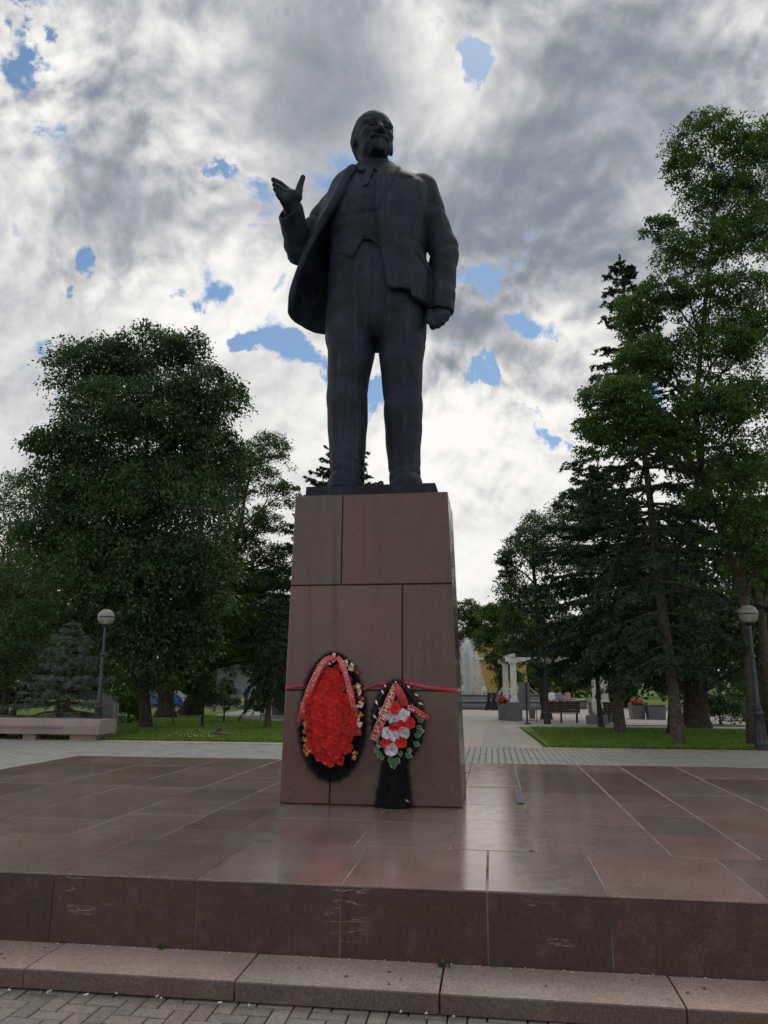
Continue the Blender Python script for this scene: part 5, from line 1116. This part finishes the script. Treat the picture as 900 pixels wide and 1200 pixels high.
def strip(name, pts, width, mat, parent, nrm=(0, -1, 0), edge=None, twist=0., thick=.0025):
    """cloth ribbon through points, `width` across"""
    P = np.array(pts, float); t = np.linspace(0, 1, len(P)); tt = np.linspace(0, 1, max(14, 4 * len(P))); Q = np.stack([hermite(tt, t, P[:, i]) for i in range(3)], 1)
    T = np.gradient(Q, axis=0); T /= np.linalg.norm(T, axis=1)[:, None]; N = np.tile(np.array(nrm, float), (len(Q), 1)); B = np.cross(T, N); B /= np.linalg.norm(B, axis=1)[:, None]
    if twist: ang = twist * np.sin(tt * 9); B = B * np.cos(ang)[:, None] + N * np.sin(ang)[:, None]
    w = np.broadcast_to(np.asarray(width, float), (len(P),)); w = np.interp(tt, t, w)[:, None]; N2 = np.cross(B, T)
    cross = np.array([-.5, -.25, 0, .25, .5]); bulge = np.array([0, .05, .06, .04, 0])
    Vt = Q[:, None] + B[:, None] * (w[:, None] * cross[None, :, None]) + N2[:, None] * (w[:, None] * bulge[None, :, None]) * 1.; n = len(Q)
    V = np.vstack([Vt.reshape(-1, 3), (Vt - N2[:, None] * thick).reshape(-1, 3)]); F = []
    for i in range(n - 1):
        for j in range(4):
            a = i * 5 + j; F += [(a, a + 1, a + 6, a + 5), (a + n * 5, a + n * 5 + 5, a + n * 5 + 6, a + n * 5 + 1)]
    for i in range(n - 1): a = i * 5; F += [(a, a + 5, a + 5 + n * 5, a + n * 5), (a + 4, a + 4 + n * 5, a + 9 + n * 5, a + 9)]
    F += [(j, j + n * 5, j + 1 + n * 5, j + 1) for j in range(4)] + [((n - 1) * 5 + j, (n - 1) * 5 + j + 1, (n - 1) * 5 + j + 1 + n * 5, (n - 1) * 5 + j + n * 5) for j in range(4)]
    o = link(name, mesh_np(name, V, F, mat, True), parent)
    return o, Q, T, B, w, N2
def relto(root, pts): return np.asarray(pts, float) - np.array(root.location)
def fur(name, P, D, length, width, parent, mat='fur', seed=0):
    r = np.random.default_rng(seed); n = len(P); D = D + r.normal(0, .35, (n, 3)); D /= np.linalg.norm(D, axis=1)[:, None]; S_ = np.cross(D, unit(r, n)); S_ /= np.linalg.norm(S_, axis=1)[:, None] + 1e-9
    L_ = length * r.uniform(.6, 1.25, n)[:, None]; V = np.stack([P - S_ * width, P + S_ * width, P + D * L_], 1).reshape(-1, 3)
    o = link(name, mesh_np(name, V, np.arange(3 * n).reshape(-1, 3), MT[mat]), parent); tag(o, kind='stuff'); return o
def lathe_y(parent, name, c, rx, rz, d, mat, n=32, k=8):
    V = []; F = []
    for i in range(k + 1):
        t = math.pi / 2 * i / k
        for j in range(n):
            a = 2 * math.pi * j / n; V.append((c[0] + rx * math.cos(t) * math.cos(a), c[1] - d * math.sin(t), c[2] + rz * math.cos(t) * math.sin(a)))
    for i in range(k):
        for j in range(n): F.append((i * n + j, i * n + (j + 1) % n, (i + 1) * n + (j + 1) % n, (i + 1) * n + j))
    return link(name, mesh_np(name, V, F, MT[mat], True), parent)
def marks(name, Q, B, T, N2, w, i0, i1, n, parent, mat, seed, fill=.85):
    r = np.random.default_rng(seed); m = MB()
    for k in range(n):
        f = i0 + (i1 - i0) * (k + .5) / n; i = int(f); c = Q[i] + N2[i] * (w[i] * .06 + .002); a, b_ = T[i] * (i1 - i0) / n * np.linalg.norm(Q[1] - Q[0]) * .32, B[i] * w[i] * fill * .5
        for s in range(2):
            p = c + a * r.uniform(-1, 1) + b_ * r.uniform(-.6, .6); q = p + (b_ * r.uniform(.5, 1.1) * r.choice([-1, 1]) if s else a * .8); d = q - p; sd_ = np.cross(d, N2[i]); sd_ = sd_ / (np.linalg.norm(sd_) + 1e-9) * .0042
            m.add([p - sd_, q - sd_, q + sd_, p + sd_], [(0, 1, 2, 3)])
    return m.build(name, MT[mat], parent)

# ---- red band tied round the pedestal
bz = tag(empty('ribbon_band', fpos(435, 804, .0)), 'narrow red ribbon tied round the pedestal holding both wreaths', 'ribbon')
zL = fpos(333, 806)[2]; zR = fpos(537, 809)[2]
pts = [(pedx(zL, 0) - .006, pedf(zL) + .35, zL + .01), (pedx(zL, 0) - .008, pedf(zL) + .04, zL), (pedx(zL, 0) + .03, pedf(zL) - .008, zL), fpos(346, 804.5, .016), fpos(357, 803, .03), fpos(368, 802, .03)]
strip('band', relto(bz, pts), [.03, .03, .032, .034, .026, .03], MT['red_satin'], bz, nrm=(-.4, -1, .0), twist=.25)
strip('band', relto(bz, [fpos(416, 809, .03), fpos(430, 806.5, .02), fpos(445, 802, .02), fpos(463, 798.5, .035)]), [.03, .026, .03, .022], MT['red_satin'], bz, twist=.5)
pts = [fpos(462, 798.5, .035), fpos(478, 800.5, .03), fpos(500, 805, .012), fpos(520, 808, .010), (pedx(zR, 1) - .012, pedf(zR) - .008, zR), (pedx(zR, 1) + .008, pedf(zR) + .05, zR), (pedx(zR, 1) + .008, pedf(zR) + .5, zR + .005)]
strip('band', relto(bz, pts), [.02, .034, .030, .03, .034, .034, .034], MT['red_satin'], bz, nrm=(.5, -1, 0), twist=.2)

# ---- large oval wreath of red carnations
r = np.random.default_rng(101)
w1c = fpos(390, 839); w1 = tag(empty('carnation_wreath', w1c), 'large oval wreath of red carnations in black fur edging leaning on the pedestal', 'wreath')
PXM = np.linalg.norm(fpos(391, 839) - fpos(390, 839)); PZM = np.linalg.norm(fpos(390, 838) - fpos(390, 839))
def loc1(px, py, off): return fpos(px, py, off) - w1c
def egg(a): return (37.5 * math.cos(a) * (1 - .08 * math.sin(a)), 73.5 * math.sin(a))
lathe_y(w1, 'backing', (0, -.002, 0), .315, .63, .085, 'fur')
P = []; D = []
for k in range(13000):
    a = r.uniform(0, 6.283); f = r.uniform(.76, 1.0); x, z = egg(a); th_ = r.uniform(-1.0, 1.35)
    P.append((x * PXM * f, -.03 - .045 * (1 - ((f - .89) / .11) ** 2) * r.random() - .01, z * PZM * f)); D.append((math.cos(a) * (f - .80) * 6, -.9 * r.random(), math.sin(a) * (f - .80) * 6))
fur('fur_edging', np.array(P), np.array(D), .055, .0016, w1, seed=102)
lathe_y(w1, 'flower_bed', tuple(loc1(387, 840, .05)), .22, .46, .11, 'red_petal')
cme = [rosette('carnation', .049, MT['red_petal'], 110 + k) for k in range(4)]
row = 0; py = 786.
while py < 897:
    v = (py - 838) / 58.; 
    if abs(v) < 1:
        half = 29 * ((1 - abs(v) ** 3.0) ** .52 if v > 0 else (1 - abs(v) ** 2.3) ** .62); cx = 386.5 + 2.0 * (1 - v) * .5
        n = max(1, int(round(2 * half / 8.2))); 
        for k in range(n):
            fx = (k + .5) / n * 2 - 1 if n > 1 else 0; px = cx + fx * half + r.normal(0, .5); dome = math.sqrt(max(.05, 1 - (fx * .92) ** 2)) * math.sqrt(max(.1, 1 - (v * .95) ** 2))
            o = link('carnation', cme[r.integers(4)], w1, loc1(px, py + r.normal(0, .5) + (2 if k % 2 else -2), .055 + .115 * dome)); s = r.uniform(.88, 1.12); o.scale = (s, s, s)
            o.rotation_euler = (-v * .5 + r.normal(0, .12) - .1, r.uniform(0, 6.28), 0); o.rotation_mode = 'ZXY'; o.rotation_euler = (-.35 * v * 1. + r.normal(0, .15), r.uniform(0, 6.28), fx * .6 + r.normal(0, .15))
    py += 7.3; row += 1
# ribbons
o, Q, T, B, w, N2 = strip('ribbon', [loc1(394, 770, .12), loc1(381, 774, .16), loc1(371, 790, .17), loc1(363, 808, .15), loc1(356, 829, .11), loc1(352.5, 842, .08), loc1(351.5, 853, .05)], [.05, .06, .066, .07, .068, .062, .05], MT['pink_satin'], w1)
marks('ribbon_print', Q, B, T, N2, w, 5, 20, 16, o, 'pale_foil', 5)
o, Q, T, B, w, N2 = strip('ribbon', [loc1(395, 770, .12), loc1(401, 778, .17), loc1(406.5, 796, .18), loc1(411, 815, .17), loc1(414, 832, .14), loc1(416.5, 848, .11), loc1(419, 862, .08)], [.05, .055, .055, .058, .062, .07, .09], MT['pink_satin'], w1)
marks('ribbon_print', Q, B, T, N2, w, 4, 27, 18, o, 'pale_foil', 6)
def crumple(name, c, s, mat, parent, seed, rz=0.):
    r_ = np.random.default_rng(seed); V = []; F = []
    for k in range(4):                                   # a few folded, uneven loops of foil ribbon
        a = k * 1.57 + r_.uniform(-.7, .7); sc = r_.uniform(.45, 1.25); d = np.array([math.cos(a) * 1.15, -.35, math.sin(a) * .7]) * sc; sd_ = np.array([-math.sin(a), r_.uniform(-.5, .5), math.cos(a)]) * r_.uniform(.3, .6); o = len(V)
        for t, h, wd in ((0, 0, .3), (.35, .7, .8), (.9, .3, 1.), (1.1, .1, .35), (.5, -.05, .55)):
            V += [d * t * s - np.array([0, h * s, 0]) - sd_ * wd * s, d * t * s - np.array([0, h * s * .6, 0]) + sd_ * wd * s]
        for i in range(4): F.append((o + 2 * i, o + 2 * i + 1, o + 2 * i + 3, o + 2 * i + 2))
    V = np.array(V) + r_.normal(0, .11 * s, (len(V), 3)); ob = link(name, mesh_np(name, V, F, MT[mat]), parent, c); ob.rotation_euler = (0, rz, 0); return ob
bows = [(384, 776, 4.0, 'pale_foil'), (391, 772, 4.0, 'pale_foil'), (404, 778, 4.6, 'pale_foil'), (411, 781, 4.4, 'pale_foil'), (417, 786, 3.2, 'red_satin'), (419, 803, 3.8, 'gold'), (421, 810, 4.4, 'pale_foil'), (421.5, 818, 3.2, 'red_satin'), (421.5, 825, 4.6, 'pale_foil'), (421.5, 836, 4.8, 'gold'), (421, 846, 4.2, 'pale_foil'), (419, 856, 3.8, 'red_satin'),
        (361, 838, 3.8, 'gold'), (359, 848, 3.9, 'pale_foil'), (358, 856, 3.4, 'gold'), (357, 866, 4.2, 'gold'), (360, 880, 4.8, 'gold'), (359.5, 873, 3.2, 'red_satin'), (416.5, 885, 4.4, 'gold'), (373, 781, 2.8, 'gold'), (362, 827, 2.6, 'red_satin')]
for k, (px, py, s, mt) in enumerate(bows):
    ob = crumple('foil_bow', loc1(px, py, .10), s * PXM * 1.15, mt, w1, 200 + k, r.uniform(0, 6))
    if mt != 'gold': ob['label'] = 'pale silvery foil bow' if mt == 'pale_foil' else 'dark red satin bow'

# ---- smaller black tinsel wreath with mixed roses and a tinsel tail
w2c = fpos(465, 845); w2 = tag(empty('rose_wreath', w2c), 'smaller black tinsel wreath with red and white roses and a lettered red ribbon', 'wreath')
def loc2(px, py, off): return fpos(px, py, off) - w2c
ctr = []
for a in np.linspace(0, 2 * math.pi, 40):
    x = 27.5 * math.cos(a); z = 44 * math.sin(a); wq = 1 - .28 * max(0, math.sin(a)) ** 2; ctr.append(loc2(466 + x * wq - (1.5 if math.sin(a) > .6 else 0), 845 - z, .045))
ctr = np.array(ctr); V, Fq = tube_np(ctr, .030, 8, cap=False); link('hoop', mesh_np('hoop', V, Fq, MT['fur'], True), w2)
P = np.repeat(ctr[:-1], 190, 0) + r.normal(0, .010, (39 * 190, 3)); tan = np.repeat(np.gradient(ctr, axis=0)[:-1], 190, 0); tan /= np.linalg.norm(tan, axis=1)[:, None]
d = unit(r, len(P)); d -= tan * (d * tan).sum(1)[:, None] * .7; P = P + d * .022; fur('tinsel', P, d, .042, .0016, w2, seed=103)
n = 5000; a = r.uniform(0, 6.283, n); f = np.sqrt(r.random(n)); P = np.stack([f * np.cos(a) * .20, -.03 - .05 * r.random(n), -.075 + f * np.sin(a) * .255], 1); fur('tinsel_filling', P, np.stack([np.cos(a) * .4, -r.random(n) * .8, np.sin(a) * .4], 1), .05, .0018, w2, seed=104)
# tail
n = 26000; u = r.random(n) ** .8; cx = 463 - 2.5 * u; hw = (13.5 + 8 * u ** 1.3); py = 886 + 58 * u; fx = r.uniform(-1, 1, n)
P = np.array([loc2(cx[i] + fx[i] * hw[i] * .9, py[i], .03 + .085 * math.sqrt(max(0, 1 - fx[i] ** 2)) * r.uniform(.6, 1) * (.7 + .6 * u[i])) for i in range(n)])
D = np.stack([fx * .5, -.5 * r.random(n), -np.ones(n) * .9], 1); fur('tinsel_tail', P, D, .065, .0020, w2, seed=105)
V = []
m = MB(); m.prism([(-.09, .0), (.09, .0), (.135, -.48), (-.165, -.48)], 1, -.055, -.01); o = m.build('tail_core', MT['fur'], w2, loc2(463, 886, .02))
for px, py, dx, dy in ((440, 820, 3, 7), (447, 808, 3, 6), (451, 802, 1, 4), (477, 803, 4, 4), (485, 813, 6, 3), (490, 823, 6, 3), (437, 837, 5, 6), (441, 873, 6, 3), (458, 893, 1, 8), (472, 936, 8, 4), (446, 944, 2, 5), (488, 850, 3, 7), (484, 869, 4, 6), (490, 838, 2, 6), (463.5, 798, 1, 3)):
    q0, q1 = loc2(px, py, .095), loc2(px + dx, py + dy, .105); q0 = np.array(q0); q1 = np.array(q1); dd = (q1 - q0); s = np.cross(dd, (0, -1, 0)); s = s / np.linalg.norm(s) * .011; mid = (q0 + q1) / 2 + [0, -.012, 0]
    MB().add([q0, mid - s, q1, mid + s, mid + [0, -.006, 0]], [(0, 1, 4), (1, 2, 4), (2, 3, 4), (3, 0, 4)]).build('straw_fleck', MT['straw'] if py > 880 or px > 480 else MT['white_petal'], w2)
def wleaf(px, py, ang, L_, parent):
    V = [(0, 0, 0), (-.32, -.02, .3), (-.36, -.03, .55), (0, -.01, 1), (.36, -.03, .55), (.32, -.02, .3), (0, -.075, .5)]; F = [(0, 1, 6), (1, 2, 6), (2, 3, 6), (3, 4, 6), (4, 5, 6), (5, 0, 6)]
    c, s = math.cos(ang), math.sin(ang); Vv = [(L_ * (x * c + z * s), L_ * y, L_ * (z * c - x * s)) for x, y, z in V]; o = link('leaf', mesh_np('leaf', Vv, F, MT['wleaf']), parent, loc2(px, py, .115))
    Ve = [(x * 1.10, y + L_ * .03, z * 1.09) for x, y, z in Vv]; link('leaf_edge', mesh_np('leaf_edge', Ve, F, MT['wedge']), o)
for px, py, ang, L_ in ((453, 844, 2.3, 9), (450, 833, -.6, 8), (468, 826, .1, 9), (478, 832, .9, 9), (486, 840, 1.3, 9), (490, 846, 1.0, 8), (446, 880, 3.8, 10), (443, 876, 4.0, 9), (449, 884, 3.5, 9), (454, 884, 3.0, 8), (460, 888, 3.2, 10), (464, 888, 2.8, 9), (470, 880, 3.3, 9), (474, 882, 2.6, 10), (477, 877, 2.1, 9), (484, 862, 1.7, 9), (488, 858, 1.3, 8), (446, 862, 4.4, 8), (449, 868, 4.2, 8), (468, 862, 2.6, 8), (482, 870, 2.0, 8), (466, 840, 1.2, 7), (487, 852, 1.6, 8)):
    wleaf(px + r.normal(0, 1), py + r.normal(0, 1), ang + r.normal(0, .45), L_ * PXM * r.uniform(.65, 1.1), w2)
rme = [rosette('rose', .056, MT['red_petal'], 130), rosette('rose', .056, MT['white_petal'], 131), rosette('rose', .054, MT['red_petal'], 132), rosette('rose', .054, MT['white_petal'], 133)]
for k, (x, y, wh) in enumerate(((287, 340, 0), (283, 480, 0), (345, 466, 0), (398, 450, 0), (225, 610, 0), (332, 597, 0), (215, 375, 1), (352, 388, 1), (284, 422, 1), (228, 525, 1), (285, 548, 1), (355, 525, 1), (258, 655, 1))):
    o = link('rose', rme[wh + 2 * (k % 2)], w2, loc2(420 + x / 6.667, 780 + y / 6.667, .13)); o.rotation_mode = 'ZXY'; o.rotation_euler = (r.normal(0, .2), r.uniform(0, 6.28), r.normal(0, .2)); s = r.uniform(1.0, 1.18); o.scale = (s, s, s)
    if wh: o['label'] = 'white rose'
MT['red_petal']; 
o, Q, T, B, w, N2 = strip('ribbon', [loc2(437.5, 868.5, .13), loc2(444, 852, .15), loc2(451, 835, .16), loc2(457, 819, .15), loc2(463.5, 802, .11)], [.085, .085, .083, .078, .05], MT['red_satin'], w2)
# gilt edges and the lettering along the ribbon
for s in (-1, 1):
    m = MB(); m.tube(Q + B * (w * .44 * s) + N2 * (w * .03 + .003), .0022, 4); m.build('gilt_edge', MT['pale_foil'], o)
fc = bpy.data.curves.new('lettering', 'FONT'); fc.body = 'В.И.ЛЕНИНУ'; fc.size = .078; fc.extrude = .0006; fc.space_character = .98; fc.offset = .0006
tmp = bpy.data.objects.new('lettering', fc); COL.objects.link(tmp); bpy.context.view_layer.update()
tm_ = bpy.data.meshes.new_from_object(tmp.evaluated_get(bpy.context.evaluated_depsgraph_get())); bpy.data.objects.remove(tmp); tm_.name = 'lettering'
co = np.array([v.co[:] for v in tm_.vertices]); arc = np.concatenate([[0], np.cumsum(np.linalg.norm(np.diff(Q, axis=0), axis=1))]); tot = arc[-1]
sx = (tot * .93) / (co[:, 0].max() - co[:, 0].min()); sarc = tot * .03 + (co[:, 0] - co[:, 0].min()) * sx; hgt = co[:, 1]; hmid = (hgt.max() + hgt.min()) / 2
def ip(A): return np.stack([np.interp(sarc, arc, A[:, i]) for i in range(3)], 1)
Bl = ip(B); side = -1 if B[0][0] > 0 else 1
newco = ip(Q) + side * Bl * (hgt - hmid)[:, None] * .85 + ip(N2) * (np.interp(sarc, arc, w[:, 0]) * .06 + .003 + co[:, 2])[:, None]
tm_.vertices.foreach_set('co', newco.astype(np.float32).ravel()); tm_.materials.clear(); tm_.materials.append(MT['pale_foil']); tm_.update(); link('lettering', tm_, o)
o, Q, T, B, w, N2 = strip('ribbon', [loc2(463.5, 802, .12), loc2(467, 809, .15), loc2(471, 818, .15), loc2(475, 828, .12)], [.045, .075, .08, .07], MT['red_satin'], w2)
o, Q, T, B, w, N2 = strip('ribbon', [loc2(477, 829, .13), loc2(484, 831, .14), loc2(492, 836, .13), loc2(502.5, 843, .10)], [.05, .06, .06, .055], MT['red_satin'], w2)
marks('ribbon_print', Q, B, T, N2, w, 1, 14, 10, o, 'pale_foil', 7, .8)
